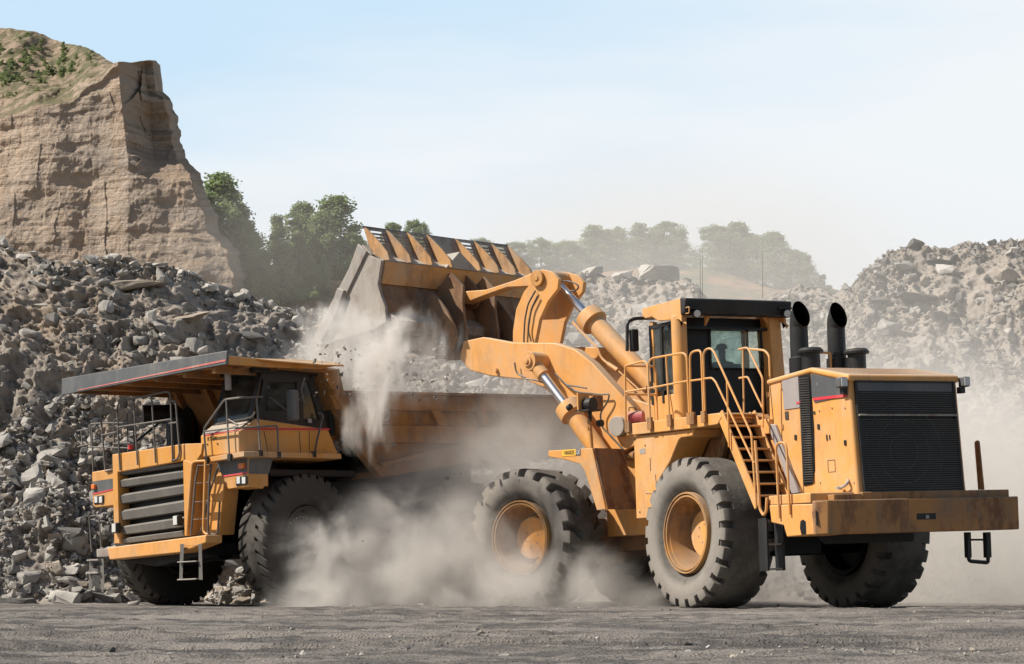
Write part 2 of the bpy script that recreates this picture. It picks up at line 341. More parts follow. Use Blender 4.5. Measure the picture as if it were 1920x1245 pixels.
def rotm(n, r):
    q = r.normal(size=(n, 4)); q[:, 1:3] *= .38; q /= np.linalg.norm(q, axis=1)[:, None]; a, b, c_, d = q.T     # mostly turned about the vertical, slabs lie down
    return np.stack([1-2*(c_*c_+d*d), 2*(b*c_-d*a), 2*(b*d+c_*a), 2*(b*c_+d*a), 1-2*(b*b+d*d), 2*(c_*d-b*a), 2*(b*d-c_*a), 2*(c_*d+b*a), 1-2*(b*b+c_*c_)], -1).reshape(n, 3, 3)
def scatter(name, pos, size, mats, seed, label, tones=3):
    r = np.random.default_rng(seed); n = len(pos); R = rotm(n, r); k = r.integers(0, len(SH), n); VV = []; FF = []; MI = []; off = 0; tone = r.integers(0, len(mats), n)
    for s in range(len(SH)):
        idx = np.where(k == s)[0]
        if not len(idx): continue
        V, Fc = SH[s]; W = np.einsum('nij,vj->nvi', R[idx], V) * size[idx][:, None, None] + pos[idx][:, None, :]
        VV.append(W.reshape(-1, 3)); FF.append((Fc[None] + (np.arange(len(idx)) * len(V))[:, None, None] + off).reshape(-1, 3)); off += W.shape[0] * W.shape[1]; MI.append(np.repeat(tone[idx], len(Fc)))
    o = rawmesh(name, np.concatenate(VV), np.concatenate(FF), mats[0])
    for m in mats[1:]: o.data.materials.append(m)
    o.data.polygons.foreach_set('material_index', np.concatenate(MI).astype(np.int32)); o.data.update()
    return tag(o, label, 'rubble', kind='stuff')
M['rockA'] = rockmat('grey_broken_rock', (.39, .365, .33), (.24, .227, .208), (.53, .50, .455), 1.2)
M['rockB'] = rockmat('dark_shale_rock', (.17, .162, .15), (.11, .105, .098), (.30, .285, .26), 1.2)
M['rockC'] = rockmat('tan_broken_rock', (.39, .335, .27), (.25, .21, .17), (.46, .41, .34), 1.2)
M['rockP'] = rockmat('pale_broken_rock', (.53, .50, .45), (.34, .32, .29), (.54, .51, .455), 1.2)
RM = [M['rockA'], M['rockP'], M['rockB'], M['rockC']]
def slope_rocks(p0, p1, n, seed, smin, smax, tlo=0., thi=1.03, al=.62, soil=None):
    r = np.random.default_rng(seed); P = r.uniform(p0, p1, n * 2); T = r.uniform(tlo, thi, n * 2)
    if soil is not None:
        keep = r.random(n * 2) < soil(P, T); P = P[keep][:n]; T = T[keep][:n]
    x, y, z = slope_full(P, T); u = r.random(len(P)); s = np.minimum(smin * (1 - u) ** (-al), smax)
    return np.stack([x, y - .05 * s, z + .12 * s], -1), s, P, T
def cover(P, T):      # fewer stones on the earthy upper bank at left and on the fine scree at right
    a = np.where(P < 560, np.where(T > .46 + .1*np.sin(P*.013), .07 + .6 * (T > .95), 1.0), .8)
    clump = fbm(P * .018, T * 9, 77, 3)
    return a * np.clip((clump - .36) * 5, .05, 1)
# rubble: everything too small or too many to count
pp, ss, P1, T1 = slope_rocks(-350, 620, 52000, 5, .05, .38, 0, 1.03, .43, cover)
scatter('rubble', pp, ss, [M['rockA'], M['rockP'], M['rockB'], M['rockA'], M['rockC']], 6, 'loose grey broken stone covering the slope behind the dump truck')
pp, ss, _, _ = slope_rocks(560, 1560, 24000, 8, .04, .34, .12, 1.03, .46, cover)
scatter('rubble', pp, ss, [M['rockA'], M['rockP'], M['rockC'], M['rockA']], 9, 'pale broken stone covering the bank behind the loader arms')
pp, ss, _, _ = slope_rocks(1500, 2250, 26000, 12, .04, .34, .0, 1.03, .46, cover)
scatter('rubble', pp, ss, [M['rockA'], M['rockC'], M['rockA'], M['rockB']], 13, 'grey and tan broken stone covering the slope behind the loader engine')
r_ = np.random.default_rng(3)      # grit and pebbles on the floor
n = 9000; yq = 11.3 * (46 / 11.3) ** r_.random(n) ; xq = yq * r_.uniform(-.27, .27, n); keep = fbm(xq * .6, yq * .5, 41, 3) + r_.random(n) * .12 > .58; xq = xq[keep]; yq = yq[keep]
sq = np.minimum(.006 * (1 - r_.random(len(xq))) ** -.55, .045); scatter('gravel', np.stack([xq, yq, ground_z(xq, yq) + sq * .1], -1), sq, RM, 21, 'grit and small stones strewn over the dirt floor in front')
# boulders that can be told apart
BM = []
for k in range(18):
    V, Fc = rock_shape(900 + k, .32 + .06 * (k % 7), 14 + k % 7); bm = bmesh.new()
    vs = [bm.verts.new(v) for v in V]; [bm.faces.new([vs[i] for i in f]) for f in Fc]; bm.normal_update()
    bmesh.ops.subdivide_edges(bm, edges=bm.edges, cuts=2, use_grid_fill=True)
    rk = random.Random(k)
    for v in bm.verts: v.co += Vector([rk.uniform(-.018, .018) for _ in range(3)])
    me = bpy.data.meshes.new('boulder'); bm.to_mesh(me); bm.free(); me.materials.append([M['rockA'], M['rockP'], M['rockB'], M['rockA'], M['rockC']][k % 5]); me.polygons.foreach_set('use_smooth', [True] * len(me.polygons)); me.set_sharp_from_angle(angle=rad(22)); BM.append(me)
def boulder(k, loc, s, label, group=None, rot=None, sq=(1, 1, 1), mat=None):
    o = bpy.data.objects.new('boulder', BM[k % 18]); COL.objects.link(o); o.location = loc; o.scale = (s * sq[0], s * sq[1], s * sq[2]); r = random.Random(k * 7 + int(s * 999))
    o.rotation_euler = rot or (r.uniform(-.5, .5), r.uniform(-.5, .5), r.uniform(0, 6.28))
    for wd, mk in (('dark', 'rockB'), ('pale', 'rockP'), ('brown', 'rockC'), ('tan', 'rockC'), ('grey', 'rockA')):
        if wd in label: o.material_slots[0].link = 'OBJECT'; o.material_slots[0].material = M[mk]; break
    return tag(o, label, 'boulder', group)
def on_slope(px, py):     # the slope point seen at a photo pixel
    T = np.linspace(-.02, 1.03, 400); x, y, z = slope_full(np.full(400, float(px)), T); q = HY - (z - CH) / y * FP
    i = int(np.argmin(abs(q - py))); return Vector((x[i], y[i], z[i]))
named = [  # px, py, size m, shape, squash, label
 (135,512,1.25,3,(1.3,1,.45),'flat tan slab with a pale top on the upper left of the earthy bank'),
 (258,540,1.7,5,(1.35,1,.62),'largest rounded brown boulder under the crest, above the canopy of the dump truck'),
 (352,601,1.6,9,(1.4,1,.55),'wide overhanging tan boulder half buried in the bank above the truck cab'),
 (468,628,1.0,2,(1.3,1,.45),'dark flat-topped shale block right above the truck canopy corner'),
 (272,508,.9,1,(1.4,1,.4),'pale flat slab lying on the crest below the cliff'),
 (415,520,.8,6,(1.3,1,.5),'pale grey block on the crest just left of the green trees'),
 (300,497,.6,4,(1.3,1,.45),'small pale block perched on the crest under the brown cliff'),
 (205,572,.8,8,(1.2,1,.7),'upright grey block in the middle of the earthy bank at left'),
 (75,935,.85,11,(.75,1,1.25),'upright pale squared block standing left of the truck headlights'),
 (72,980,.9,12,(1,1,.7),'tilted grey block leaning on the lower left slope'),
 (128,1000,1.1,13,(1.3,1,.55),'long dark tilted slab beside the small boarding ladder of the truck'),
 (122,1120,1.0,14,(1,1,1.05),'big pale pointed boulder at the foot of the slope near the left ladder'),
 (180,1120,1.1,15,(1.2,1,.7),'dark boulder at the foot of the slope behind the left ladder'),
 (205,1125,.8,16,(1,1,.8),'pale angular boulder touching the far front tyre of the truck'),
 (30,1130,.9,17,(1.3,1,.6),'low flat boulder at the bottom left edge of the slope'),
 (125,1070,.75,10,(1,1,.8),'pale sharp-edged boulder just left of the boarding ladder'),
 (1240,508,1.7,6,(1.3,1,.55),'big pale tan slab on the crest in front of the hazy trees'),
 (1112,497,.8,4,(1,1,.8),'pale round boulder on the crest right of the loader link arm'),
 (1770,492,1.7,7,(1.5,1,.35),'dark overhanging slab near the top of the right hand slope'),
 (1725,562,2.0,2,(1.5,1,.45),'long dark boulder half way up the right hand slope'),
 (1640,560,1.3,7,(1.2,1,.6),'dark leaning boulder just right of the loader exhaust stacks'),
 (1765,600,1.7,9,(1.0,1,.9),'big dark pyramid shaped boulder in the middle of the right slope'),
 (1690,500,.9,11,(1.2,1,.6),'pale tan boulder at the top of the right slope near its left shoulder'),
 (1850,620,1.2,13,(1.4,1,.5),'flat pale slab right of the pyramid shaped boulder'),
 (1700,628,1.3,15,(1.5,1,.4),'tilted dark slab above the loader hood'),
 (1900,680,1.6,12,(1.4,1,.5),'dark slab at the right edge above the dusty scree'),
]
for px, py, s, k, sq, lab in named:
    p = on_slope(px, py); s = s * (.62 if px > 1300 else .8); boulder(k, p + Vector((0, -.02 * s, .0 * s)), s, lab, None, (random.Random(px).uniform(-.25, .25), random.Random(py).uniform(-.25, .25), random.Random(px+py).uniform(-.5, .5)), sq)
for grp, lab, p0, p1, n, seed, smax, sf in (
  ('boulders on the lower left slope', 'angular grey boulder among the stones of the lower left slope', -60, 430, 62, 51, .95, lambda P, T: (T < .5) * 1.0),
  ('boulders in the upper left bank', 'grey boulder half buried in the earthy upper left bank', -60, 620, 60, 52, .95, lambda P, T: (T > .5) * (T < .97) * 1.0),
  ('boulders along the left crest', 'pale block lying along the crest below the cliff and trees', 0, 560, 26, 53, .75, lambda P, T: (T > .97) * 1.0),
  ('boulders on the bank behind the arms', 'pale dust covered boulder on the bank behind the loader arms', 880, 1480, 40, 54, 1.0, lambda P, T: (T > .5) * 1.0),
  ('boulders on the right slope', 'dusty boulder among the stones of the right hand slope', 1480, 1960, 62, 55, 1.15, lambda P, T: (T > .45) * 1.0)):
    pp, ss, PP, TT = slope_rocks(p0, p1, 4000, seed, .30, smax * .8, 0, 1.02, .33, sf); pp = pp[:n]; ss = ss[:n]
    for i in range(len(pp)): boulder(int(i * 5 + seed), Vector(pp[i]), float(ss[i]), lab, grp)
# stones that lie on the floor
for px, py, s, k, lab in ((547,1146,0,0,''),):
    pass
def on_floor(px, py):
    y = CH * FP / (py - HY); return Vector(((px - CX) / FP * y, y, 0))
for px, y, s, k, lab in ((252+0,47.6,.28,3,'small grey stone on the floor between the left ladder and the tyre'),(790,43.2,.16,5,'small pointed stone at the foot of the dust cloud left of the loader'),(662,42.6,.13,8,'small round stone on the floor below the tipping bucket'),(205,13.1,.075,4,'small dark stone in the foreground dirt at left'),(945,12.3,.085,7,'pale flat stone at the bottom middle of the floor')):
    boulder(k, Vector(((px-CX)/FP*y, y, .02)), s, lab)
# a heap of broken rock between the truck's front wheels
r = np.random.default_rng(71); n = 260
hx = r.uniform(0, 1, n); hp = 395 + 130 * hx; hy = r.uniform(50.0, 53.0, n); top = np.interp(hp, [385, 420, 445, 470, 530], [.05, .42, .66, .75, .5]); hz = r.random(n) * top
scatter('rubble', np.stack([(hp - CX) / FP * hy, hy - hz * .5, hz], -1), np.minimum(.13 * (1 - r.random(n)) ** -.45, .42), [M['rockP'], M['rockA'], M['rockC']], 72, 'heap of pale broken stone seen between the front wheels of the dump truck')
# ------------------------------------------------------------------ the cliff
t = NT('layered_sandstone')
sep = t.n('ShaderNodeSeparateXYZ'); t.L(t.tc.outputs['Object'], sep.inputs[0])
wv = t.noise(.10, 5, .6, (1, 1, 1)); st = t.noise(1.0, 8, .65, (.045, .045, .55)); st2 = t.noise(1.0, 6, .7, (.12, .12, 1.9)); vs_ = t.noise(1.0, 7, .7, (.85, .85, .07)); fn = t.noise(3.2, 7, .7)
c = t.mix(t.rng(wv, .35, .65), (.56, .44, .335), (.47, .385, .31)); c = t.mix(t.rng(st, .5, .64, 0, .5), c, (.34, .30, .26)); c = t.mix(t.rng(st2, .56, .72, 0, .6), c, (.22, .19, .165))
c = t.mix(t.rng(vs_, .5, .7, 0, .4), c, (.50, .32, .19)); c = t.mix(t.rng(fn, .5, .78, 0, .4), c, (.25, .20, .16))
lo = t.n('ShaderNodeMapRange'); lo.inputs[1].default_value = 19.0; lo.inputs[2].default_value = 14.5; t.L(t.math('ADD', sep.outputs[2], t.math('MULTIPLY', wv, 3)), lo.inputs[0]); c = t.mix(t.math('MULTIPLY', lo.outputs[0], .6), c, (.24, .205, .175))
up = t.rng(t.nz(), .38, .62); c = t.mix(t.math('MULTIPLY', up, .8), c, (.38, .285, .205))
gn = t.noise(.7, 7, .7); c = t.mix(t.math('MULTIPLY', up, t.math('MULTIPLY', t.rng(sep.outputs[2], 22.5, 24.5), t.rng(gn, .42, .54, 0, .75))), c, (.115, .125, .06))
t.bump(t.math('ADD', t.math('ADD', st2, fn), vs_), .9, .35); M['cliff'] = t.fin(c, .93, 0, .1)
EDGE = [(20,400),(52,404),(120,390),(50,0),(0,0)]
edge_y = [(40,150),(60,205),(95,262),(108,290),(116,300),(150,305),(168,306),(186,324),(205,326),(230,333),(255,343),(292,345),(305,358),(320,374),(350,386),(395,408),(432,411),(440,425),(465,450),(500,459),(540,461),(640,463)]
top_y = [(-900,20),(-200,35),(0,50),(40,58),(80,66),(110,76),(170,82),(235,94),(262,104),(300,117),(600,130)]
lip_y = [(-900,330),(0,222),(60,205),(100,195),(150,185),(175,172),(200,158),(250,146),(300,120)]
# front sheet: each column goes from behind the bank up to the lip, then back over the planted top
cols = np.concatenate([np.linspace(-900, 0, 90)[:-1], np.linspace(0, 470, 330)]); nr = 300
CXs = []; CYs = []; CZs = []
v = np.linspace(0, 1, nr)
for ci, u0 in enumerate(cols):
    # u0 is the column at the foot; higher rows are drawn in towards the silhouette
    rows_y = np.interp(v, [0, .66, 1.0], [620, np.interp(min(u0, 300), *zip(*lip_y)), np.interp(min(u0, 300), *zip(*top_y))])
    eu = np.interp(rows_y, *zip(*edge_y)); k = np.clip((u0 - 120) / (470 - 120), 0, 1)
    u = np.where(u0 > 120, 120 + (eu - 120) * k, u0 + 0 * rows_y)
    u = u + k ** 1.5 * ((fbm(rows_y * .035, rows_y * 0 + 3, 120, 4, .65) - .5) * 20 * np.clip((u0 - 300) / 120, 0, 1) * np.clip((rows_y - 150) / 80, 0, 1))
    base = 112 - .012 * np.clip(u, -900, 240) * 1.0
    recess = 3.4 * np.clip((u - 225 - .10 * (rows_y - 150)) / 50, 0, 1) * np.clip((330 - rows_y) / 60, 0, 1)           # the strata step back right of the buttress
    turn = 14 * np.clip((k - .92) / .08, 0, 1) ** 2
    over = np.clip((v - .66) / .34, 0, 1); back = over * 17 * np.clip((300 - u) / 200, .15, 1)
    yy_ = base + recess + turn + back + (1 - v) * -2.5
    CXs.append(u); CYs.append(yy_); CZs.append(rows_y)
U = np.array(CXs).T; Yc = np.array(CYs).T; Py = np.array(CZs).T
lat = (U - CX) / FP * Yc; zz = CH + (HY - Py) / FP * Yc
V2 = np.repeat(v[:, None], len(cols), 1); facem = np.clip((.70 - V2) / .05, 0, 1)
sr = fbm(lat * .05 + 3, zz * 1.1, 61, 4, .6) ; led = np.clip((sr - .46) * 5, -1, 1)
strat = np.clip((U - 235) / 20, .0, 1) * np.clip((Py - 100) / 40, 0, 1) * np.clip((330 - Py) / 40, 0, 1)
Yc = Yc + facem * (-led * (.05 + .55 * strat) - (fbm(lat*.11, zz*.08, 63, 4) - .5) * 4.5 - (fbm(lat*.30, zz*.5, 64, 5, .6, True) - .5) * .35 - (fbm(lat*1.4, zz*1.9, 65, 4, .6) - .5) * .25) - (1 - facem) * (fbm(lat*.4, zz*.4, 66, 5, .6) - .5) * 3.0
blk = _h(np.floor(lat*.30 + 1.3*fbm(lat*.15, zz*.15, 90, 3)), np.floor(zz*.42 + .8*fbm(lat*.1, zz*.3, 91, 3)), 92) + .5 * _h(np.floor(lat*.85 + 1.1*fbm(lat*.4, zz*.4, 93, 3)), np.floor(zz*1.25 + fbm(lat*.3, zz*.3, 94, 3)), 95)
Yc = Yc - facem * (blk - .75) * (.14 + .40 * strat)
Yc += 0 * np.where((U > 262) & (U < 288) & (Py > 405) & (Py < 448), 1.0, 0) * facem
X = (U - CX) / FP * Yc
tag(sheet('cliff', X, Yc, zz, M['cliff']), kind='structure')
# ------------------------------------------------------------------ wooded hill behind
HILL = [(-900,620),(330,560),(420,500),(480,492),(560,484),(600,478),(640,480),(700,492),(800,505),(960,505),(1100,505),(1300,508),(1400,520),(1500,540),(1580,560),(1660,620),(1800,700),(2700,900)]
t = NT('wooded_hill_soil'); a = t.noise(.25, 6, .6); b = t.noise(1.6, 7, .7)
c = t.mix(t.rng(b, .35, .7), (.36, .20, .105), (.25, .165, .10)); c = t.mix(t.rng(t.math('ADD', a, t.math('MULTIPLY', b, .35)), .60, .76), c, (.085, .105, .04)); t.bump(b, .8, .3); M['hill'] = t.fin(c, .95, 0, .1)
pu = np.linspace(-900, 2700, 500); tv = np.linspace(0, 1.25, 70); TV, PU = np.meshgrid(tv, pu, indexing='ij')
def hill_full(PU, TV):
    Yh = 100 + 40 * TV; pyh = 640 + (interp(HILL, PU) - 640) * np.clip(TV, 0, 1); zh = CH + (HY - pyh) / FP * Yh - np.clip(TV - 1, 0, 1) * 12
    xh = (PU - CX) / FP * Yh; zh = zh + (fbm(xh*.25, Yh*.25, 81, 5) - .5) * 1.6; return xh, Yh, zh
tag(sheet('hill', *hill_full(PU, TV), M['hill']), kind='structure')
# ------------------------------------------------------------------ trees
def leafmat(name, a, b):
    t = NT(name); n = t.noise(.8, 5, .6); n2 = t.noise(9, 2, .5); c = t.mix(t.rng(n, .35, .65), a, b); c = t.mix(t.rng(n2, .5, .8, 0, .6), c, (b[0]*1.5, b[1]*1.4, b[2]*1.3))
    t.fin(c, .6, 0, .3); tr = t.n('ShaderNodeBsdfTranslucent'); tr.inputs['Color'].default_value = (b[0]*1.6, b[1]*1.8, b[2], 1); m = t.n('ShaderNodeMixShader'); m.inputs[0].default_value = .35
    t.L(t.b.outputs[0], m.inputs[1]); t.L(tr.outputs[0], m.inputs[2]); t.L(m.outputs[0], t.o.inputs['Surface']); return t.m
M['leafA'] = leafmat('dark_green_leaves', (.155, .19, .115), (.225, .265, .165)); M['leafB'] = leafmat('mid_green_leaves', (.19, .23, .13), (.26, .30, .18))  # greens lightened and greyed, some distance haze put into the leaf colour
M['leafC'] = leafmat('olive_leaves', (0.18, 0.2, 0.12), (0.235, 0.255, 0.165))
t = NT('bark'); M['bark'] = t.fin(t.mix(t.noise(6), (.10, .08, .06), (.2, .17, .14)), .9)
def tree_meshes(seed, shape, nq=4600, leaf=.2):
    r = np.random.default_rng(seed); rr = random.Random(seed); tr = MB(); H = 1.0
    # unit tree 10 m tall
    tr.tube([(0,0,-.6), (rr.uniform(-.1,.1), 0, 2.5), (rr.uniform(-.3,.3), rr.uniform(-.2,.2), 5.5), (rr.uniform(-.4,.4), 0, 8.8)], .22, 7, r1=.04)
    lob = []
    for k in range(95 if shape != 'bush' else 22):
        h = rr.uniform(.13, .97) if shape != 'bush' else rr.uniform(.2, .9)
        if shape == 'tall': wd = 2.4 * min(1, (1.0 - h) * 1.6 + .08) * min(1, .35 + h * 2)
        elif shape == 'cone': wd = 2.6 * (1.02 - h) ** .8
        elif shape == 'bush': wd = 3.6 * math.sqrt(max(0, 1 - h * h))
        else: wd = 3.0 * max(.02, 1 - (abs(h - .5) / .5) ** 2.4) ** .5
        an = rr.uniform(0, 6.28); q = wd * math.sqrt(rr.random()) ; c = Vector((math.cos(an) * q, math.sin(an) * q, h * 10)); s = rr.uniform(.4, .95) * (1.15 - .5 * h) * (.85 if shape == 'tall' else 1)
        lob.append((c, s)); 
        if k % 4 == 0: tr.tube([(0, 0, max(1.2, c.z * .72)), (c.x * .5, c.y * .5, c.z * .88), tuple(c)], .07, 5, r1=.015)
    lob.append((Vector((rr.uniform(-.3,.3), 0, 9.5)), .45)); lob.append((Vector((rr.uniform(-.8,.8), 0, 8.9)), .55))
    cen = np.array([l[0][:] for l in lob]); sz = np.array([l[1] for l in lob]); k = r.integers(0, len(lob), nq); d = r.normal(size=(nq, 3)); d /= np.linalg.norm(d, axis=1)[:, None]
    d *= (r.random(nq) ** .55 * (1 + .5 * r.random(nq) ** 4))[:, None]; d[:, 2] *= .85; pos = cen[k] + d * sz[k][:, None] * 1.45
    a = r.normal(size=(nq, 3)); a /= np.linalg.norm(a, axis=1)[:, None]; b = np.cross(a, r.normal(size=(nq, 3))); b /= np.linalg.norm(b, axis=1)[:, None]; s = leaf * r.uniform(.6, 1.3, nq)[:, None]
    V = np.stack([pos - a*s, pos - b*s*.6, pos + a*s, pos + b*s*.6], 1).reshape(-1, 3); Fq = np.arange(nq * 4).reshape(-1, 4)
    return tr.mesh('trunk', M['bark']), rawmesh('crown', V, Fq, M['leafA'], True, False)
TV_ = {}
for nm, sh, sd_, nq, lf in (('round0','round',1,17000,.14),('round1','round',2,17000,.14),('round2','round',3,15000,.14),('tall0','tall',4,9000,.15),('tall1','tall',5,7000,.15),('cone0','cone',6,8000,.15),('bush0','bush',7,2600,.30),('bush1','bush',8,2600,.30)):
    TV_[nm] = tree_meshes(sd_, sh, nq, lf)
used = {}
def tree(var, px, pytop, pybase, Y, wscale, leaf, label, group, name='tree', cat='tree', trunk=True, rz=None):
    z0 = CH + (HY - pybase) / FP * Y; h = (pybase - pytop) / FP * Y; tm, cm = TV_[var]
    key = (var, leaf)
    if key not in used: c2 = cm.copy(); c2.materials.clear(); c2.materials.append(M[leaf]); used[key] = c2
    r = bpy.data.objects.new(name, None); COL.objects.link(r); r.location = ((px - CX) / FP * Y, Y, z0); r.scale = (h / 10 * wscale, h / 10 * wscale, h / 10); r.rotation_euler = (0, 0, rz if rz is not None else px * .37)
    tag(r, label, cat, group)
    for m, n in ((tm, 'trunk'), (used[key], 'crown')):
        if n == 'trunk' and not trunk: continue
        o = bpy.data.objects.new(n, m); COL.objects.link(o); o.parent = r
    return r
G1 = 'trees on the hill right of the cliff'
for a in (
 ('tall0',412,322,560,128,1.35,'leafA','tallest dark green tree, touching the right edge of the cliff'),
 ('tall0',447,380,570,126,1.05,'leafA','dark upright tree just right of the tallest tree beside the cliff'),
 ('round1',448,410,565,121,.95,'leafB','lighter green tree in front of the dark trees beside the cliff'),
 ('tall1',520,404,560,130,1.0,'leafA','dark open crowned tree in the middle of the left wood'),
 ('tall1',568,380,560,131,1.5,'leafA','open crowned tree with sky showing through, left of the pointed pair'),
 ('tall0',628,366,560,130,1.5,'leafA','big dark tree at the right end of the left wood'),
 ('tall0',600,395,560,128,1.2,'leafA','narrow dark tree squeezed between the two high crowns of the left wood'),
 ('cone0',528,458,580,118,1.6,'leafB','small rounded pine-like tree low in front of the left wood'),
 ('tall1',560,440,575,120,1.2,'leafC','thin olive tree in the middle of the left wood front'),
 ('round2',572,472,545,120,1.0,'leafC','yellow green small tree above the bare orange soil'),
 ('tall1',606,478,545,121,.9,'leafB','sparse young tree standing on the orange soil slope'),
 ('round1',490,470,575,117,1.0,'leafB','small green tree at the foot of the wood near the cliff end'),
 ('round0',667,440,540,134,.9,'leafA','dark tree hidden half behind the left end of the bucket'),
 ('round2',780,412,505,150,1.0,'leafA','tree top showing above the middle of the bucket spill plate'),
 ('round1',737,418,505,150,.9,'leafA','small tree top showing above the left part of the bucket spill plate'),
): tree(*a, G1)
G2 = 'hazy trees behind the dust'
for a in (
 ('round0',905,448,520,140,1.2,'leafA','hazy tree top just above the right end of the bucket'),
 ('round1',962,455,520,138,1.4,'leafA','low hazy tree at the left end of the dusty wood'),
 ('round2',1015,446,520,138,1.2,'leafA','hazy tree above the bank left of the highest hazy crown'),
 ('round0',1062,452,522,139,1.2,'leafB','hazy round tree behind the boulders of the bank crest'),
 ('tall0',1115,422,525,140,1.5,'leafA','hazy tree with a pointed top left of the broad wood'),
 ('round1',1155,428,525,141,1.2,'leafA','hazy round tree in the left half of the broad dusty wood'),
 ('tall0',1200,418,525,140,1.2,'leafA','hazy tall tree in the middle of the broad dusty wood'),
 ('round2',1245,416,527,141,1.1,'leafA','hazy tree whose crown is the highest of the broad dusty wood'),
 ('tall1',1275,430,530,140,1.2,'leafA','hazy tree at the left side of the gap in the wood'),
 ('round0',1345,424,535,139,1.05,'leafA','big hazy tree straight above the loader cab'),
 ('tall0',1385,416,538,140,1.3,'leafA','hazy tree above the rear edge of the cab roof'),
 ('round2',1420,440,540,139,1.0,'leafA','hazy tree right of the one above the cab'),
 ('tall0',1452,434,545,138,1.3,'leafA','hazy upright tree above the left exhaust stack'),
 ('round1',1485,470,550,138,1.2,'leafA','lower hazy tree above the right exhaust stack'),
 ('tall1',1513,478,555,137,1.0,'leafA','small hazy tree with an open crown near the right end of the wood'),
 ('bush1',1545,515,560,137,1.1,'leafA','last low hazy tree before the right hand slope'),
): tree(*(a[:5] + (a[5] * 1.3,) + a[6:]), G2)
G3 = 'shrubs on the cliff top'
TOPY = lambda px, py: float(112 - .012 * px + np.clip((np.interp(px, *zip(*lip_y)) - py) / (np.interp(px, *zip(*lip_y)) - np.interp(px, *zip(*top_y))), 0, 1) * 17 * np.clip((300 - px) / 200, .15, 1) - 1.2)
rs = random.Random(12)
for i in range(70):
    px = rs.uniform(-30, 185); f = rs.random(); ly, ty = np.interp(px, *zip(*lip_y)), np.interp(px, *zip(*top_y)); py = ty + 14 + (ly - ty - 34) * f; hh_ = rs.uniform(8, 19) * (1.1 if px < 120 else .7)
    tree('bush%d' % (i % 2), px, py - hh_, py, TOPY(px, py - hh_/2), rs.uniform(1.0, 1.7), ['leafB', 'leafC', 'leafA', 'leafC'][i % 4], 'small green scrub bush on the planted slope of the cliff top', 'scrub bushes on the cliff top', 'scrub_bush', 'bush', False)
for i, (px, pt, pb, lab) in enumerate(((56,62,80,'single dark shrub highest on the cliff top, against the bare soil'),(75,80,96,'small shrub right below the highest one on the cliff top'),(20,122,168,'largest dark green shrub at the left end of the cliff top'),(45,100,122,'green shrub above the largest one on the cliff top'),(75,138,162,'shrub low on the planted slope near the cliff lip'),(120,78,98,'shrub under the skyline in the middle of the cliff top'),(118,98,125,'spreading shrub in the middle of the planted slope'),(8,148,166,'shrub cut by the left picture edge near the lip of the cliff'),(98,122,142,'shrub halfway down the planted slope'),(135,118,140,'light green shrub right of the middle of the planted slope'),(170,95,115,'low shrub on the right part of the cliff top'),(2,80,98,'shrub cut by the left picture edge high on the cliff top'))):
    p_y = 112 - .012 * px + np.clip((np.interp(px, *zip(*lip_y)) - (pt+pb)/2) / (np.interp(px, *zip(*lip_y)) - np.interp(px, *zip(*top_y))), 0, 1) * 17 * np.clip((300 - px) / 200, .15, 1) - 1.2
    tree('bush%d' % (i % 2), px, pt, pb + 3, float(p_y), 1.15, ['leafB', 'leafC', 'leafA'][i % 3], lab, G3, 'shrub', 'shrub')
G4 = 'shrubs on the orange soil slope'
for i, (px, pt, pb, Y, lab) in enumerate(((612,508,530,113,'small round dark bush alone on the orange soil'),(590,538,560,110,'dark bush low on the orange soil above the rubble'),(655,520,540,113,'grey green bush near the bucket on the orange soil'),(470,520,570,112,'dark bush at the foot of the cliff end'),(548,520,572,112,'broad dark bush at the foot of the left wood'),(505,535,575,111,'low dark bush between the cliff end and the broad bush'))):
    tree('bush%d' % (i % 2), px, pt, pb, Y, 1.1, ['leafA', 'leafB'][i % 2], lab, G4, 'shrub', 'shrub')
# ------------------------------------------------------------------ wheels
def tyre(R, Wd, rb, nl, depth, reach, slant, gf=.34, neck=.93):
    h = Wd / 2; S = R - rb
    half = [(.60, rb, 0), (.74, rb + .04*S, 0), (.90, rb + .20*S, 0), (1.0, rb + .45*S, 0), (1.0, R - .34*S, 0), (.985, R - .27*S, 0), (.985, R - .262*S, 1), (.965, R - .14*S, 1), (.93, R - .05*S, 1), (.86, R - .012*S, 1)]
    q = 1 - reach; k = .74
    while k > q + .05: half.append((k, R, 1)); k -= .13
    half += [(q + .015, R, 1), (q, R, 0)]
    k = q - .12
    while k > .06: half.append((k, R + .004, 0)); k -= .16
    sec = half + [(-a, b, c) for a, b, c in half[::-1]]
    fr = [0, .035, gf * .5, gf - .035, gf, gf + (1-gf)*.33, gf + (1-gf)*.66]; gr = [0, 1, 1, 1, 0, 0, 0]
    V = []; na = nl * len(fr); mb = MB()
    for w_, r, g in sec:
        for i in range(nl):
            for a, gg in zip(fr, gr):
                off = (.5 / nl if w_ < 0 else 0)
                ph = 2 * math.pi * ((i + a) / nl + off + slant * (1 - abs(w_)) / nl); rr = r - depth * g * gg
                V.append((w_ * h, math.cos(ph) * rr, math.sin(ph) * rr))
    n = len(sec); fs = [(k*na + j, k*na + (j+1) % na, (k+1)*na + (j+1) % na, (k+1)*na + j) for k in range(n-1) for j in range(na)]
    fs += [((n-1)*na + j, (n-1)*na + (j+1) % na, (j+1) % na, j) for j in range(na)]
    mb.add(V, fs); return mb
Y = M['yellow']
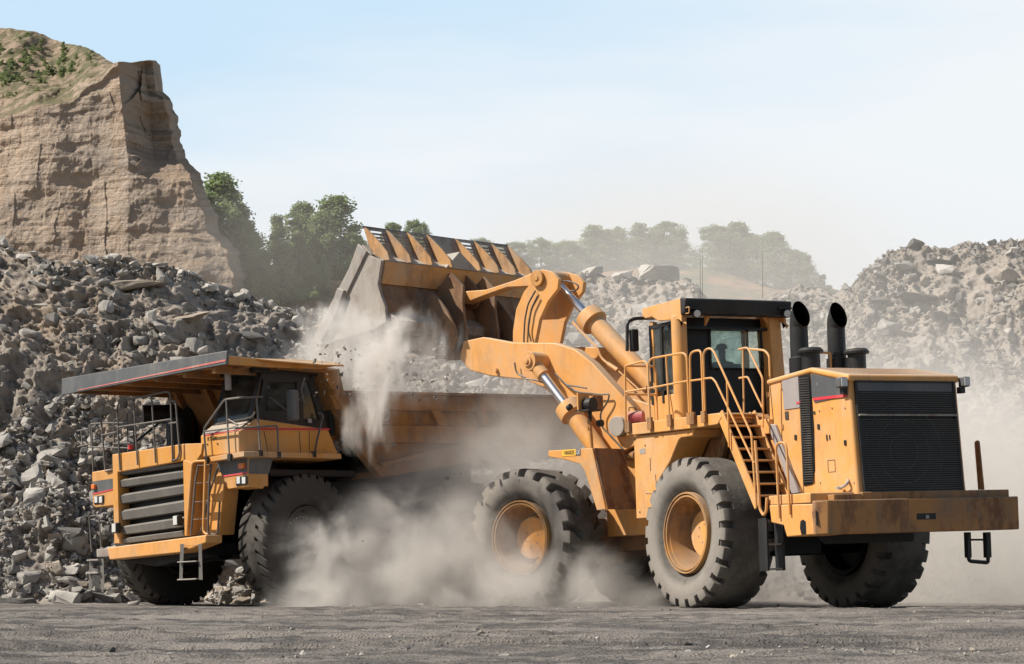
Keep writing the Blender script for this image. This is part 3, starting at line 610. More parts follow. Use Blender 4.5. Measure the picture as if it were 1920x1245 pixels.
def wheel_meshes(nm, tmat, rmat, R, Wd, rb, nl, depth, reach, slant, style, gf=.34):
    ty = tyre(R, Wd, rb, nl, depth, reach, slant, gf).mesh('tyre', tmat, angle=28)
    h = Wd / 2; rim = MB(); X = (1, 0, 0)
    if style == 'loader':
        rim.lathe([(h*.62, rb), (h*.84, rb), (h*.90, rb*.985), (h*.90, rb*.955), (h*.80, rb*.945), (h*.80, rb*.925), (h*.87, rb*.915), (h*.87, rb*.88), (h*.76, rb*.87), (h*.76, rb*.845), (h*.66, rb*.83), (h*.30, rb*.79), (h*-.02, rb*.77), (-h*.1, rb*.73), (-h*.1, rb*.45)], (0,0,0), X, 56)
        rim.mi = 1; rim.lathe([(-h*.62, rb), (-h*.82, rb), (-h*.8, rb*.9), (-h*.3, rb*.8), (-h*.28, .02)], (0,0,0), X, 32)  # inner side near-black, the shade behind the wheel put into its colour
        hub = MB(); hub.lathe([(-h*.12, rb*.58), (h*.16, rb*.57), (h*.20, rb*.55), (h*.21, rb*.30), (h*.215, rb*.06), (h*.215, .001)], (0,0,0), X, 48)
        bo = MB()
        for k in range(36):
            a = 2*math.pi*k/36; c = Vector((0, math.cos(a)*rb*.67, math.sin(a)*rb*.67)); bo.cyl(c + Vector((-h*.1,0,0)), c + Vector((-h*.02,0,0)), .022, seg=6)
        for k in range(6):
            a = 2*math.pi*k/6 + .3; c = Vector((0, math.cos(a)*rb*.22, math.sin(a)*rb*.22)); bo.cyl(c + Vector((h*.2,0,0)), c + Vector((h*.225,0,0)), .018, seg=6)
    else:
        rim.lathe([(h*.62, rb), (h*.84, rb), (h*.88, rb*.97), (h*.82, rb*.93), (h*.60, rb*.88), (h*.3, rb*.84), (h*.25, rb*.80), (h*.28, rb*.55), (h*.25, rb*.5)], (0,0,0), X, 56)
        rim.lathe([(-h*.62, rb), (-h*.82, rb), (-h*.8, rb*.9), (-h*.3, rb*.8), (-h*.28, .02)], (0,0,0), X, 32)
        hub = MB(); hub.lathe([(h*.1, rb*.52), (h*.62, rb*.44), (h*.78, rb*.38), (h*.80, rb*.2), (h*.8, .001)], (0,0,0), X, 40)
        bo = MB()
        for k in range(28):
            a = 2*math.pi*k/28; c = Vector((0, math.cos(a)*rb*.68, math.sin(a)*rb*.68)); bo.cyl(c + Vector((h*.24,0,0)), c + Vector((h*.34,0,0)), .022, seg=6)
    return [('tyre', ty), ('rim', rim.mesh('rim', [rmat, M['darkin']], angle=30)), ('hub', hub.mesh('hub', Y if style == 'loader' else rmat, angle=30)), ('bolt_ring', bo.mesh('bolt_ring', M['steel']))]
def place_wheel(ms, rt, pos, outdir, spin=0.0, label=None):
    """wheel = part 'wheel' (the tyre) with rim, hub and bolt ring as sub-parts"""
    o = bpy.data.objects.new('wheel', ms[0][1]); COL.objects.link(o); o.parent = rt
    X = Vector((outdir[0], outdir[1], 0)).normalized(); Y = Vector((-X.y, X.x, 0)); R = Matrix(((X.x, Y.x, 0), (X.y, Y.y, 0), (0, 0, 1))).to_4x4()
    W = Matrix.Translation(pos) @ R @ Matrix.Rotation(spin, 4, 'X'); o.matrix_local = WM[rt.name].inverted() @ W
    for n, m in ms[1:]:
        c = bpy.data.objects.new(n, m); COL.objects.link(c); c.parent = o
    return o
# ------------------------------------------------------------------ the wheel loader
LO = Vector((5.175, 42.12, 0)); TILT = 2.2
LR = frame(LO, -.469, .883); piv = Vector((4.4, 42, .6)); LB = frame(LO, -.469, .883, TILT, piv)
JO = LO + Vector((-.469, .883, 0)) * 2.9
FA = JO + Vector((-.743, .669, 0)) * 2.9; LF0 = frame(FA, -.743, .669); LF = frame(FA, -.743, .669, TILT, piv)
loader = root('wheel_loader', LR.M, 'big yellow articulated wheel loader tipping its raised bucket over the dump truck', 'wheel loader')
Y = M['yellow']; K = M['black']
wl = wheel_meshes('rear', M['tyre_pale'], M['rim'], 1.39, 1.16, .755, 24, .115, .42, -.15, 'loader', .38)
wf = wheel_meshes('front', M['tyre_pale'], M['rim'], 1.39, 1.16, .755, 19, .17, .70, -.75, 'loader', .46)
def wl_pos(fr, lat): return fr.M @ Vector((0, lat, 1.385))
Lr = Vector((-.883, -.469, 0)); Lf_ = Vector((-.669, -.743, 0))
place_wheel(wl, loader, wl_pos(LR, 1.75), Lr, .05); place_wheel(wl, loader, wl_pos(LR, -1.75), -Lr, .4)
place_wheel(wf, loader, wl_pos(LF0, 1.75), Lf_, .1); place_wheel(wf, loader, wl_pos(LF0, -1.75), -Lf_, .7)
P = LB.p
# axles and lower frame
m = MB(LB); m.cyl((0, 1.6, 1.3), (0, -1.6, 1.3), .33, seg=20); m.box((-.45, -.5, .95), (.45, .5, 1.75)); m.box((-3.6, -.55, 1.35), (2.9, .55, 1.95)); m.cyl((2.9, 0, 1.0), (2.9, 0, 2.4), .28); m.build('rear_frame', M['darkin'], loader, .02)
# hood
hs = 1.17
H = [P(1440,712,'l',hs), P(1521,689,'l',hs), P(1590,701,'l',hs), P(1611,936,'l',hs), P(1446,960,'l',hs)]
m = MB(LB); m.prism(H, 'l', -hs, hs); hood = m.build('hood', Y, loader, .05, seg=3)
m = MB(LB); ov = .035; th = Vector((0,0,.115))
T0, T1, T2 = [h.copy() for h in H[:3]]; T2 += (T2 - T1).normalized() * .05; T0 += (T0 - T1).normalized() * .02
m.prism([T0, T1, T2, T2 + Vector((0,0,-.13)), T1 + Vector((0,0,-.10)), T0 + Vector((0,0,-.10))], 'l', -hs - ov, hs + ov); m.build('hood_top', M['yellow'], loader, .045, seg=4)
# rear grille on the sloping rear face
a = H[2]; b = H[3]; dn = (b - a).normalized(); out = Vector((dn.z, 0, -dn.x)); out = out if out.x < 0 else -out
def RF(v, l, d=0.0): return Vector((a.x, l, a.z)) + dn * v + out * d
hh = (b - a).length
m = MB(LB); g0, g1 = -1.075, 1.075; m.hexa([RF(.10, g1, .004), RF(.10, g0, .004), RF(hh-.03, g0, .004), RF(hh-.03, g1, .004)], [RF(.10, g1, .022), RF(.10, g0, .022), RF(hh-.03, g0, .022), RF(hh-.03, g1, .022)]); grl = m.build('radiator_grille', M['darkin'], loader)
m = MB(LB); nb = 46
for k in range(nb):
    v0 = .32 + (hh - .38) * k / nb
    if abs(k - nb * .235) < .6: continue
    m.hexa([RF(v0, 1.04, .022), RF(v0, -1.04, .022), RF(v0+.018, -1.04, .022), RF(v0+.018, 1.04, .022)], [RF(v0+.010, 1.04, .05), RF(v0+.010, -1.04, .05), RF(v0+.024, -1.04, .05), RF(v0+.024, 1.04, .05)])
m.build('grille_louvres', M['slat'], grl)
m = MB(LB)
for l0 in (1.06, 1.045+.02, -1.06): m.box(RF(.12, l0, .02) + Vector((-.02, -.012, 0)), RF(.12, l0, .02) + Vector((0, .012, 0)))
for l in (1.055, -1.055): m.hexa([RF(.12, l+.02, .02), RF(.12, l-.02, .02), RF(hh-.04, l-.02, .02), RF(hh-.04, l+.02, .02)], [RF(.12, l+.02, .055), RF(.12, l-.02, .055), RF(hh-.04, l-.02, .055), RF(hh-.04, l+.02, .055)])
for v in (.12, hh - .06): m.hexa([RF(v, 1.03, .02), RF(v, -1.03, .02), RF(v+.03, -1.03, .02), RF(v+.03, 1.03, .02)], [RF(v, 1.03, .05), RF(v, -1.03, .05), RF(v+.03, -1.03, .05), RF(v+.03, 1.03, .05)])
m.build('grille_frame', M['black'], grl)
m = MB(LB); m.hexa([RF(.115, 1.03, .022), RF(.115, -1.03, .022), RF(.30, -1.03, .022), RF(.30, 1.03, .022)], [RF(.115, 1.03, .034), RF(.115, -1.03, .034), RF(.30, -1.03, .034), RF(.30, 1.03, .034)]); m.build('grille_header', M['grey'], grl)
m = MB(LB); vv = .30 + (hh - .36) * .235; m.tube([RF(vv, 1.07, .075), RF(vv, -1.07, .075)], .017, 8); m.build('grille_bar', M['steel'], grl)
m = MB(LB); fc = RF(1.35, .15, 0.034)
for rr_ in (.82, .55, .3): 
    pts = [fc + (dn * math.sin(q) + Vector((0, math.cos(q), 0))) * rr_ for q in np.linspace(0, 2*math.pi, 33)]; m.tube(pts, .005, 5)
m.build('fan_guard', M['rail'], grl)
# hood side panels, louvre, stripes
s1 = hs + .006
def side(mb, pts, l=s1, th=.01): mb.prism([P(x, y, 'l', l) for x, y in pts], 'l', l - .004, l + th)
m = MB(LB); side(m, [(1467,714),(1497,705),(1500,764),(1471,768)]); m.build('hood_panel', M['panel_pale'], hood); m = MB(LB); side(m, [(1521,701),(1590,714),(1589,742),(1528,755),(1523,744)]); m.build('hood_panel', M['grey'], hood)
m = MB(LB); side(m, [(1524,746),(1587,739),(1588,744),(1526,751)], s1+.012, .006); side(m, [(1493,754),(1501,752),(1501,756),(1494,758)], s1+.012, .006); m.build('red_stripe', M['red'], hood)
m = MB(LB); side(m, [(1498,706),(1519,701),(1526,800),(1528,880),(1524,908),(1508,911),(1503,800)], s1, .01); lv = m.build('side_louvre', M['darkin'], hood)
m = MB(LB)
for k in range(44):
    y = 709 + k * 4.5; f = k / 44; xa = 1499 + 9 * f; xb = 1519 + 8.5 * f; m.prism([P(xa, y, 'l', s1), P(xb, y - 1, 'l', s1), P(xb, y + .8, 'l', s1), P(xa, y + 1.8, 'l', s1)], 'l', s1 + .008, s1 + .03)
m.build('louvre_slats', M['slat'], hood)
m = MB(LB)
for pts in (((1464,716),(1468,940)),((1498,706),(1507,925)),((1443,716),(1450,790))): m.tube([P(*pts[0], 'l', s1), P(*pts[1], 'l', s1)], .006, 4)
for q in ((1552,863,1565,885),): 
    c = [P(q[0],q[1],'l',s1), P(q[2],q[1]-1,'l',s1), P(q[2]+1,q[3]-1,'l',s1), P(q[0]+1,q[3],'l',s1)]
    for k in range(4): m.tube([c[k], c[(k+1)%4]], .005, 4)
side(m, [(1549,815),(1551,815),(1552,826),(1550,826)]); side(m, [(1555,815),(1556,815),(1557,824),(1555,824)]); side(m, [(1472,772),(1478,771),(1479,786),(1473,787)]); side(m, [(1524,771),(1528,771),(1529,776),(1525,776)])
m.build('panel_seams', M['markdark'], hood)
m = MB(LB); c = P(1560,908,'l',hs+.12); m.cyl(P(1573,918,'l',hs+.1), P(1573,912,'l',hs+.1), .06, seg=14); m.tube([P(1575,914,'l',hs+.1), P(1582,912,'l',hs+.1), P(1589,906,'l',hs+.08), P(1590,900,'l',hs)], .028, 10, .04); m.build('filler_pipe', M['steel'], loader)
for x, y in ((1466,725),(1467,800),(1468,880),(1500,925),(1440,740)):
    c = P(x, y, 'l', s1); m = MB(LB); m.cyl(c + Vector((0,.012,-.05)), c + Vector((0,.012,.05)), .014, seg=8); m.box(c + Vector((-.035,0,-.04)), c + Vector((.035,.008,.04))); m.build('hinge', M['yellow_dirty'], hood)
for x, y in ((1492,820),(1535,800),(1585,830)):
    c = P(x, y, 'l', s1); m = MB(LB); m.box(c + Vector((-.03,0,-.045)), c + Vector((.03,.014,.045))); m.build('latch', M['black'], hood, .004)
for x, y in ((1533,720),(1584,765),(1538,905),(1601,905),(1536,770),(1560,765)):
    c = P(x, y, 'l', s1); m = MB(LB); m.cyl(c, c + Vector((0,.012,0)), .014, seg=8); m.build('bolt', M['steel'], hood)
for x, y in ((1210,835),(1290,812),(1200,960),(1228,960)):
    c = P(x, y, 'l', 1.93); m = MB(LB); m.cyl(c, c + Vector((0,.014,0)), .016, seg=8); m.build('bolt', M['yellow_grime'], loader)
m = MB(LB); c = P(1205,846,'l',1.93); m.box(c + Vector((-.10,0,-.05)), c + Vector((.10,.006,.05))); m.build('data_plate', M['steel'], loader)
# rear work lamps
def lamp(fr, c, d, r, name, parent, body=K, ln=.14):
    c = Vector(c); d = Vector(d).normalized(); m = MB(fr); m.lathe([(-ln, r*.45), (-ln*.7, r*.85), (0, r), (.012, r), (.012, r*.86)], c, d, 20, True); o = m.build(name, body, parent)
    m = MB(fr); m.lathe([(.004, r*.88), (.016, r*.80), (.02, .001)], c, d, 20); m.build('lens', M['lens'], o); return o
for x, y, l in ((1578,717,hs+.10),(1808,716,-hs-.12)):
    c = P(x, y, 'l', l); m = MB(LB); m.box(c + Vector((-.08,-.075,-.09)), c + Vector((.09,.075,.09))); o = m.build('work_lamp', M['grey'], loader, .03, seg=3)
    m = MB(LB); m.box(c + Vector((-.088,-.06,-.07)), c + Vector((-.078,.06,.07))); m.build('lens', M['lens'], o)
    m = MB(LB); s_ = 1 if l > 0 else -1; m.box(c + Vector((-.03,-.05 - .06*s_,-.20)), c + Vector((.08,.05-.06*s_,-.09))); m.build('lamp_bracket', M['black'], o)
# rear platform and counterweight bumper
bf = -4.1; bw = 2.15
bt = P(1567,937,'f',bf).z; bb = P(1567,1002,'f',bf).z
m = MB(LB); x0 = bf; ch = .14
pl = [(bf, -bw+.02), (bf, bw-.02-ch), (bf+ch*1.1, bw), (bf+.24, bw-.004), (bf+.24, -bw), (bf+.1, -bw)]
m.add([(f, l, bb + (.0 if f < -3.9 else .0)) for f, l in pl] + [(f, l, bt) for f, l in pl], [list(range(6))[::-1], list(range(6, 12))] + [(k, (k+1)%6, 6+(k+1)%6, 6+k) for k in range(6)])
bump = m.build('counterweight_bumper', M['yellow_grime'], loader, .025, seg=3)
m = MB(LB); c = P(1738,969,'f',bf); m.box((bf-.004, c.y-.19, c.z-.045), (bf+.05, c.y+.22, c.z+.06)); m.build('tow_slot', M['darkin'], bump)
m = MB(LB); m.box((bf-.012, c.y-.04, c.z-.03), (bf-.002, c.y+.03, c.z+.03)); m.build('tow_pin', M['steel'], bump)
m = MB(LB); S_ = [P(1442,947,'l',bw-.012), P(1545,943,'l',bw-.012), P(1548,1001,'l',bw-.012), P(1475,1007,'l',bw-.012), P(1469,985,'l',bw-.012), P(1446,980,'l',bw-.012)]
S_ = [Vector((max(v.x, bf+.16), v.y, v.z)) for v in S_]; m.prism(S_, 'l', 1.3, bw - .012); sidebox = m.build('rear_side_box', Y, loader, .02)
m = MB(LB); S2 = [P(1440,930,'l',bw-.02), P(1518,924,'l',bw-.02), P(1519,943,'l',bw-.02), P(1441,947,'l',bw-.02)]; m.prism(S2, 'l', 1.2, bw-.03); m.build('platform_step', Y, loader, .015)
m = MB(LB); m.box((bf+.15, -bw+.1, bt-.02), (bf+1.7, hs-.02, bt+.13)); m.box((bf+.12, hs, bt-.02), (bf+.7, hs+.6, bt+.1)); m.build('rear_deck', M['yellow_grime'], loader, .012)
m = MB(LB)
for q in ([(1522,959),(1530,958),(1532,984),(1524,985)], [(1500,977),(1505,974),(1510,978),(1511,1002),(1502,1003),(1499,990)]): m.prism([P(x,y,'l',bw) for x,y in q], 'l', bw-.02, bw-.008)
m.build('tie_down_hole', M['darkin'], sidebox)
m = MB(LB); m.box((bf+.95, -1.25, bb+.1), (-.6, 1.25, bb+.75)); m.build('engine_belly', M['darkin'], loader, .02)
m = MB(LB); m.prism([P(1530,1004,'l',.9), P(1560,1003,'l',.9), P(1560,1020,'l',.9), P(1545,1020,'l',.9)], 'l', -.9, .9); m.build('belly_guard', M['black'], loader)
# hanging steps
def hang_ladder(fr, tl, tr, ztop, zbot, wid, name, parent, mat=K, rung=(.2,.55,.97), loop=False):
    m = MB(fr)
    for q in (tl, tr):
        m.box((q[0]-wid/2, q[1]-.018, zbot), (q[0]+wid/2, q[1]+.018, ztop))
    o = m.build(name, mat, parent, .006)
    m = MB(fr)
    for k in rung:
        z = ztop + (zbot - ztop) * k; m.box((tl[0]-wid*.35, min(tl[1], tr[1]), z-.015), (tl[0]+wid*.35, max(tl[1], tr[1]), z+.02))
    m.build('rung', M['steel'], o); return o
a1 = P(1430,972,'f',-2.30); a2 = P(1460,972,'f',-2.30); zt = a1.z; zb = P(1430,1071,'f',-2.30).z
hang_ladder(LB, a1, a2, zt, zb, .26, 'boarding_step', loader, K, (.06,.5,.97))
a1 = P(1812,998,'f',-3.6); a2 = P(1850,998,'f',-3.6)
m = MB(LB); m.tube([a1, P(1817,1052,'f',-3.6), P(1853,1055,'f',-3.6), a2], .035, 8, .05); m.tube([P(1813,1012,'f',-3.6), P(1850,1012,'f',-3.6)], .02, 6); m.box(a1 + Vector((-.05,-.06,-.45)), a1 + Vector((.05,.02,0))); m.box(a2 + Vector((-.05,-.05,-.45)), a2 + Vector((.05,.05,0))); m.build('boarding_step', K, loader)
m = MB(LB); q = -bw + .25; a1 = P(1830,918,'l',q); m.tube([P(1837,918,'l',q), P(1830,830,'l',q), P(1834,828,'l',q), P(1843,918,'l',q)], .03, 8, .02); m.build('grab_rail', M['yellow_grime'], loader)
# deck, its fascia and the side tank
dl = 2.0
D = [P(1175,795,'l',dl), P(1300,780,'l',dl), P(1348,774,'l',dl), P(1353,782,'l',dl), P(1345,796,'l',dl), P(1302,803,'l',dl), P(1175,817,'l',dl)]
dz = D[2].z
m = MB(LB); m.prism(D, 'l', 1.05, dl); deck = m.build('deck', Y, loader, .015)
m = MB(LB); zc_ = dz - .02; m.box((-1.2, -1.6, zc_-.12), (2.5, 1.06, zc_-.01)); m.build('rear_deck', M['yellow_grime'], loader)
m = MB(LB); tl = dl - .07
Tk = [P(1188,818,'l',tl), P(1302,804,'l',tl), P(1298,818,'l',tl), P(1277,821,'l',tl), P(1272,826,'l',tl), P(1256,866,'l',tl), P(1235,900,'l',tl), P(1232,971,'l',tl), P(1193,973,'l',tl)]
m.prism(Tk, 'l', 1.25, tl); tank = m.build('fuel_tank', Y, loader, .02)
m = MB(LB)
for x0, y0, x1, y1 in ((1219,859,1220,883),(1211,925,1234,926),(1229,890,1231,912),(1243,815,1243,820),(1189,822,1190,827)): m.tube([P(x0,y0,'l',tl+.003), P(x1,y1,'l',tl+.003)], .008, 4)
m.build('panel_seams', M['markdark'], tank)
m = MB(LB); zt_ = P(1300,803,'l',1.3).z; m.box((-1.25, .95, 1.5), (1.9, 1.2, zt_)); m.box((-1.0, 1.2, zt_-.07), (1.1, dl-.1, zt_-.01)); m.build('wheel_arch', M['yellow_grime'], loader)
m = MB(LB); m.tube([(.4, 1.3, 2.2), (-.15, 1.3, zt_-.1)], .09, 6); m.build('arch_brace', M['yellow_grime'], loader)
# staircase
sl = 1.97; sw = .70
A0, A1, B0, B1 = P(1348,774,'l',sl), P(1358,774,'l',sl), P(1425,955,'l',sl), P(1417,955,'l',sl)
st0, st1 = P(1350,775,'l',sl), P(1421,950,'l',sl); dr = (st1 - st0); nrm = Vector((-dr.z, 0, dr.x)).normalized() * .10
m = MB(LB); m.prism([st0 - nrm, st0 + nrm*.9, st1 + nrm*.9, st1 - nrm], 'l', sl-.02, sl+.02); m.prism([st0 - nrm, st0 + nrm*.9, st1 + nrm*.9, st1 - nrm], 'l', sl-sw-.02, sl-sw+.02); stairs = m.build('staircase', Y, loader, .008)
for k in range(8):
    f = k / 8 + .005; c = st0 + dr * f; m = MB(LB); m.box((c.x-.13, sl-sw+.02, c.z-.035), (c.x+.10, sl-.02, c.z-.002)); m.build('tread', Y if k else M['yellow_dirty'], stairs, .006)
m = MB(LB); m.prism([st0 + Vector((.12,0,-.12)), st0 + Vector((.09,0,-.12)), st1 + Vector((.09,0,-.0)), st1 + Vector((.12,0,-.0))], 'l', sl-sw, sl-.03); m.build('stair_shade_sheet', M['darkin'], stairs)  # added dark sheet in place of the shade between the treads
m = MB(LB); m.prism([P(1438,794,'l',1.24), P(1452,796,'l',1.24), P(1497,924,'l',1.24), P(1484,926,'l',1.24)], 'l', 1.18, 1.24); m.build('stair_guard', M['lgrey'], loader, .01)
m = MB(LB); q=P(1418,790,'l',1.3); m.box((q.x-.35, 1.0, q.z-.25), (q.x+.25, 1.27, q.z+.02)); m.build('battery_box', Y, loader, .015)
# handrails (traced on the deck edge plane)
rl = dl + .035; R_ = .021
def rail(pts, l=rl, name='handrail', mat=None, r=R_, ext=None, rnd=.09): 
    m = MB(LB); m.tube([P(x, y, 'l', l) for x, y in pts], r, 8, rnd)
    for e in (ext or []): m.tube([P(x, y, 'l', l) for x, y in e], r*.9, 8, .05)
    return m.build(name, mat or M['yellow'], loader)
rail([(1173.5,808),(1172,686),(1208,676.5),(1214,683),(1219,805)], ext=[[(1172,735),(1213,728)]])
fq = P(1172,686,'l',rl).x; 
m = MB(LB); zt1 = P(1172,686,'l',rl).z; m.tube([(fq, rl, zt1), (fq, 1.35, zt1), (fq, 1.35, zt1-1.2)], R_, 8, .1); m.tube([(fq, rl, zt1-.55), (fq, 1.35, zt1-.55)], R_, 8); m.build('handrail', M['yellow'], loader)
rail([(1219.5,805),(1215,683),(1221,672),(1281,661.5),(1287.5,667),(1293.5,796)], ext=[[(1249,668),(1256,797)],[(1217,728),(1290,714)]])
rail([(1296,793),(1293.5,666),(1299,659),(1311,656.5),(1315,662),(1319.6,793)], ext=[[(1294,714),(1318,711)]])
rail([(1322.5,792),(1318.7,663),(1324,654.5),(1333,653),(1339,660),(1409,814),(1418,950)], ext=[[(1319,710),(1335,708.5),(1342,716),(1414,868)],[(1363,713),(1367,838)]], rnd=.06)
li = sl - sw
rail([(1384.6,655),(1402,651.5),(1430,709),(1431,800)], li, ext=[[(1386,709),(1402,706.5),(1429,764)],[(1393,656),(1395,774)]], rnd=.07)
rail([(1405,654),(1434,657),(1442.5,667),(1444,712)], 1.0, rnd=.07)
rail([(1406,774),(1429,826),(1480,928)], li+.0, 'stair_string_rail', r=.03)
rail([(1416,826),(1425,955),(1432,967),(1437,958),(1438,933)], bw+.02, r=.026, rnd=.05)
rail([(1461,972),(1455,838),(1460,830),(1471,830),(1475,840),(1481,965)], bw+.02, r=.022, rnd=.06)
for x, y0, y1 in ((1178,789,811),(1219,782,806),(1256,777,800),(1293,773,796),(1320,770,793),(1299.5,772,796)): m = MB(LB); m.box(P(x-3.2,y1,'l',rl+.0) + Vector((0,-.02,0)), P(x+3.2,y0,'l',rl+.0) + Vector((0,.03,0))); m.build('rail_bracket', M['yellow_grime'], deck)
# cab
cw = 1.13; fb = 1.6; fcab = 2.75
zf = dz; zr = P(1300,592,'f',fb).z
m = MB(LB)
m.cyl((fb+.1, cw-.02, zf-.05), (fb+.1, cw-.02, zr), .15, seg=20)
m.hexa([(fb-.06,-cw-.13,zf-.05),(fb-.06,-cw+.16,zf-.05),(fb+.4,-cw+.16,zf-.05),(fb+.4,-cw-.13,zf-.05)], [(fb-.06,-cw-.02,zr),(fb-.06,-cw+.25,zr),(fb+.4,-cw+.25,zr),(fb+.4,-cw-.02,zr)])
m.box((fcab-.12, cw-.12, zf), (fcab, cw, zr)); m.box((fcab-.12, -cw, zf), (fcab, -cw+.12, zr)); m.box((fb+.15, cw-.05, zf), (fcab-.05, cw, zf+.62)); m.box((fb-.02, -cw, zf-.1), (fcab, cw, zf))
m.prism([P(1322,592,'f',fb), P(1332,592,'f',fb), P(1322,612,'f',fb)], 'f', fb-.03, fb+.05); m.prism([P(1428,592,'f',fb), P(1442,592,'f',fb), P(1442,612,'f',fb)], 'f', fb-.03, fb+.05)
cab = m.build('cab', Y, loader, .015)
wz0 = P(1375,692,'f',fb+.25).z; wz1 = P(1375,618,'f',fb+.25).z; wy0 = P(1331,650,'f',fb+.25).y; wy1 = P(1428,650,'f',fb+.25).y; fw = fb + .25
m = MB(LB); m.box((fw,-cw+.1,zf),(fw+.05,cw-.1,wz0)); m.box((fw,-cw+.1,wz1),(fw+.05,cw-.1,zr)); m.box((fw,wy0,wz0),(fw+.05,cw-.1,wz1)); m.box((fw,-cw+.1,wz0),(fw+.05,wy1,wz1)); m.box((fb+.02,-cw+.12,zr-.25),(fw,cw-.12,zr-.2)); m.build('cab_rear_panel', M['darkin'], cab)
m = MB(LB); m.box((fw+.02,wy1-.02,wz0-.02),(fw+.035,wy0+.02,wz1+.02)); m.build('rear_window', M['glass'], cab)
m = MB(LB); c = [(fw-.01,wy0,wz0),(fw-.01,wy1,wz0),(fw-.01,wy1,wz1),(fw-.01,wy0,wz1),(fw-.01,wy0,wz0),(fw-.01,wy1,wz0)]; m.tube(c, .025, 6, .08); m.tube([(fw-.02,wy0-.72*(wy0-wy1),wz1-.02),(fw-.02,wy0-.70*(wy0-wy1),wz0+.35)], .014, 5); m.build('window_seal', M['black'], cab)
m = MB(LB); m.box((fcab-.03,-cw+.12,zf+.5),(fcab-.02,cw-.12,zr-.1)); m.build('windscreen', M['glass'], cab)
dzt = P(1270,606,'l',cw).z; dzb = P(1270,722,'l',cw).z
m = MB(LB); q = cw-.02; m.box((fb+.28,q-.02,dzb),(fcab-.04,q,dzt)); m.build('door_glass', M['glass'], cab)
m = MB(LB)
for f_ in (fb+.27, fb+.72, fcab-.03): m.box((f_-.035,cw-.05,dzb-.3),(f_+.035,cw+.012,dzt+.03))
m.box((fb+.2,cw-.05,dzt),(fcab,cw+.012,dzt+.07)); m.box((fb+.2,cw-.05,dzb-.06),(fcab,cw+.012,dzb)); m.build('door_frame', M['black'], cab)
m = MB(LB); m.box((2.05,-.5,zf),(2.45,.08,zf+.62)); m.box((1.98,-.48,zf+.6),(2.08,.06,zf+1.22)); m.tube([(2.65,-.2,zf+.2),(2.55,-.2,zf+.95)], .05, 8); m.build('seat', M['darkin'], cab)
# cab roof
rz = [P(1305,563,'l',1.2), P(1231,585,'l',1.2)]
ztop = P(1310,559,'f',1.38).z; 
m = MB(LB); q = 1.22; f0 = 1.40; f1 = 2.85; zb_ = P(1305,603,'l',q).z
z1 = P(1390,584,'f',f0).z
skp = [Vector((f0+.03,0,ztop-.05)), Vector((f1-.03,0,ztop-.07)), P(1234,602,'l',q), P(1272,599,'l',q), P(1280,606,'l',q), Vector((f0+.04,0,zb_))]
m.prism([Vector((f0,0,ztop)), Vector((f1,0,ztop-.02)), Vector((f1,0,z1)), Vector((f0+.02,0,z1))], 'l', -q, q); m.prism(skp, 'l', q-.07, q+.003); m.prism(skp, 'l', -q-.003, -q+.07); roof = m.build('cab_roof', Y, loader, .05, seg=3)
m = MB(LB); z1 = P(1390,592,'f',f0).z; m.prism([Vector((f0-.16,0,ztop-.03)), Vector((f0+.05,0,ztop+.012)), Vector((f0+.05,0,z1-.02)), Vector((f0-.10,0,z1))], 'l', -q-.012, q+.012); m.build('roof_visor', M['black'], roof, .03, seg=3)
m = MB(LB); c = P(1291,581,'l',q+.004); 
m.tube([P(1286,577,'l',q+.01), P(1292,575,'l',q+.01), P(1292,587,'l',q+.01), P(1286,588,'l',q+.01)], .01, 6, .02); m.build('roof_handle', Y, roof)
for x, y in ((1307,588),(1476,588)):
    c = P(x, y, 'f', f0-.2); lamp(LB, c, (-1, .15, -.1), .085, 'work_lamp', loader); m = MB(LB); m.box(c + Vector((-.02,-.12,.09)), c + Vector((.1,.16,.12))); m.build('lamp_mount', M['black'], loader)
for x, y0 in ((1313,470),(1317,470),(1430,470)):
    m = MB(LB); c = P(x, 560, 'f', 2.1); c2 = P(x, y0, 'f', 2.1); m.cyl(c, c2, .005, r1=.002, seg=5); m.build('antenna', M['black'], loader)
# mirror
m = MB(LB); q = 1.95; fm = 2.8; m.tube([P(1236,596,'f',fm), P(1190,597,'f',fm), P(1176,604,'f',fm), P(1176,658,'f',fm)], .035, 8, .08); mir = m.build('mirror_arm', M['black'], loader)
m = MB(LB); a1 = P(1182,617,'f',fm-.03); a2 = P(1197,659,'f',fm-.03); m.box((a1.x-.05, a1.y, a1.z), (a1.x+.08, a2.y, a2.z)); m.build('mirror', M['black'], mir, .03, seg=3)
# fire bottle on the deck
m = MB(LB); c = P(1180,785,'l',1.9); c2 = P(1207,782,'l',1.7); c2.z = c.z = P(1190,783,'l',1.8).z; m.cyl(c, c2, .125, seg=20); fire = tag(m.build('air_tank', M['extred'], loader, .01), None)
m = MB(LB); m.tube([c + Vector((0,0,.12)), c + Vector((0,0,.2)), (c+c2)/2 + Vector((0,0,.18)), (c+c2)/2 + Vector((0,0,.1))], .012, 6, .03); m.build('tank_handle', K, loader); m = MB(LB); m.box(((c+c2)/2) + Vector((-.12,-.05,-.2)), ((c+c2)/2) + Vector((.12,.05,-.1))); m.build('tank_strap', K, loader)
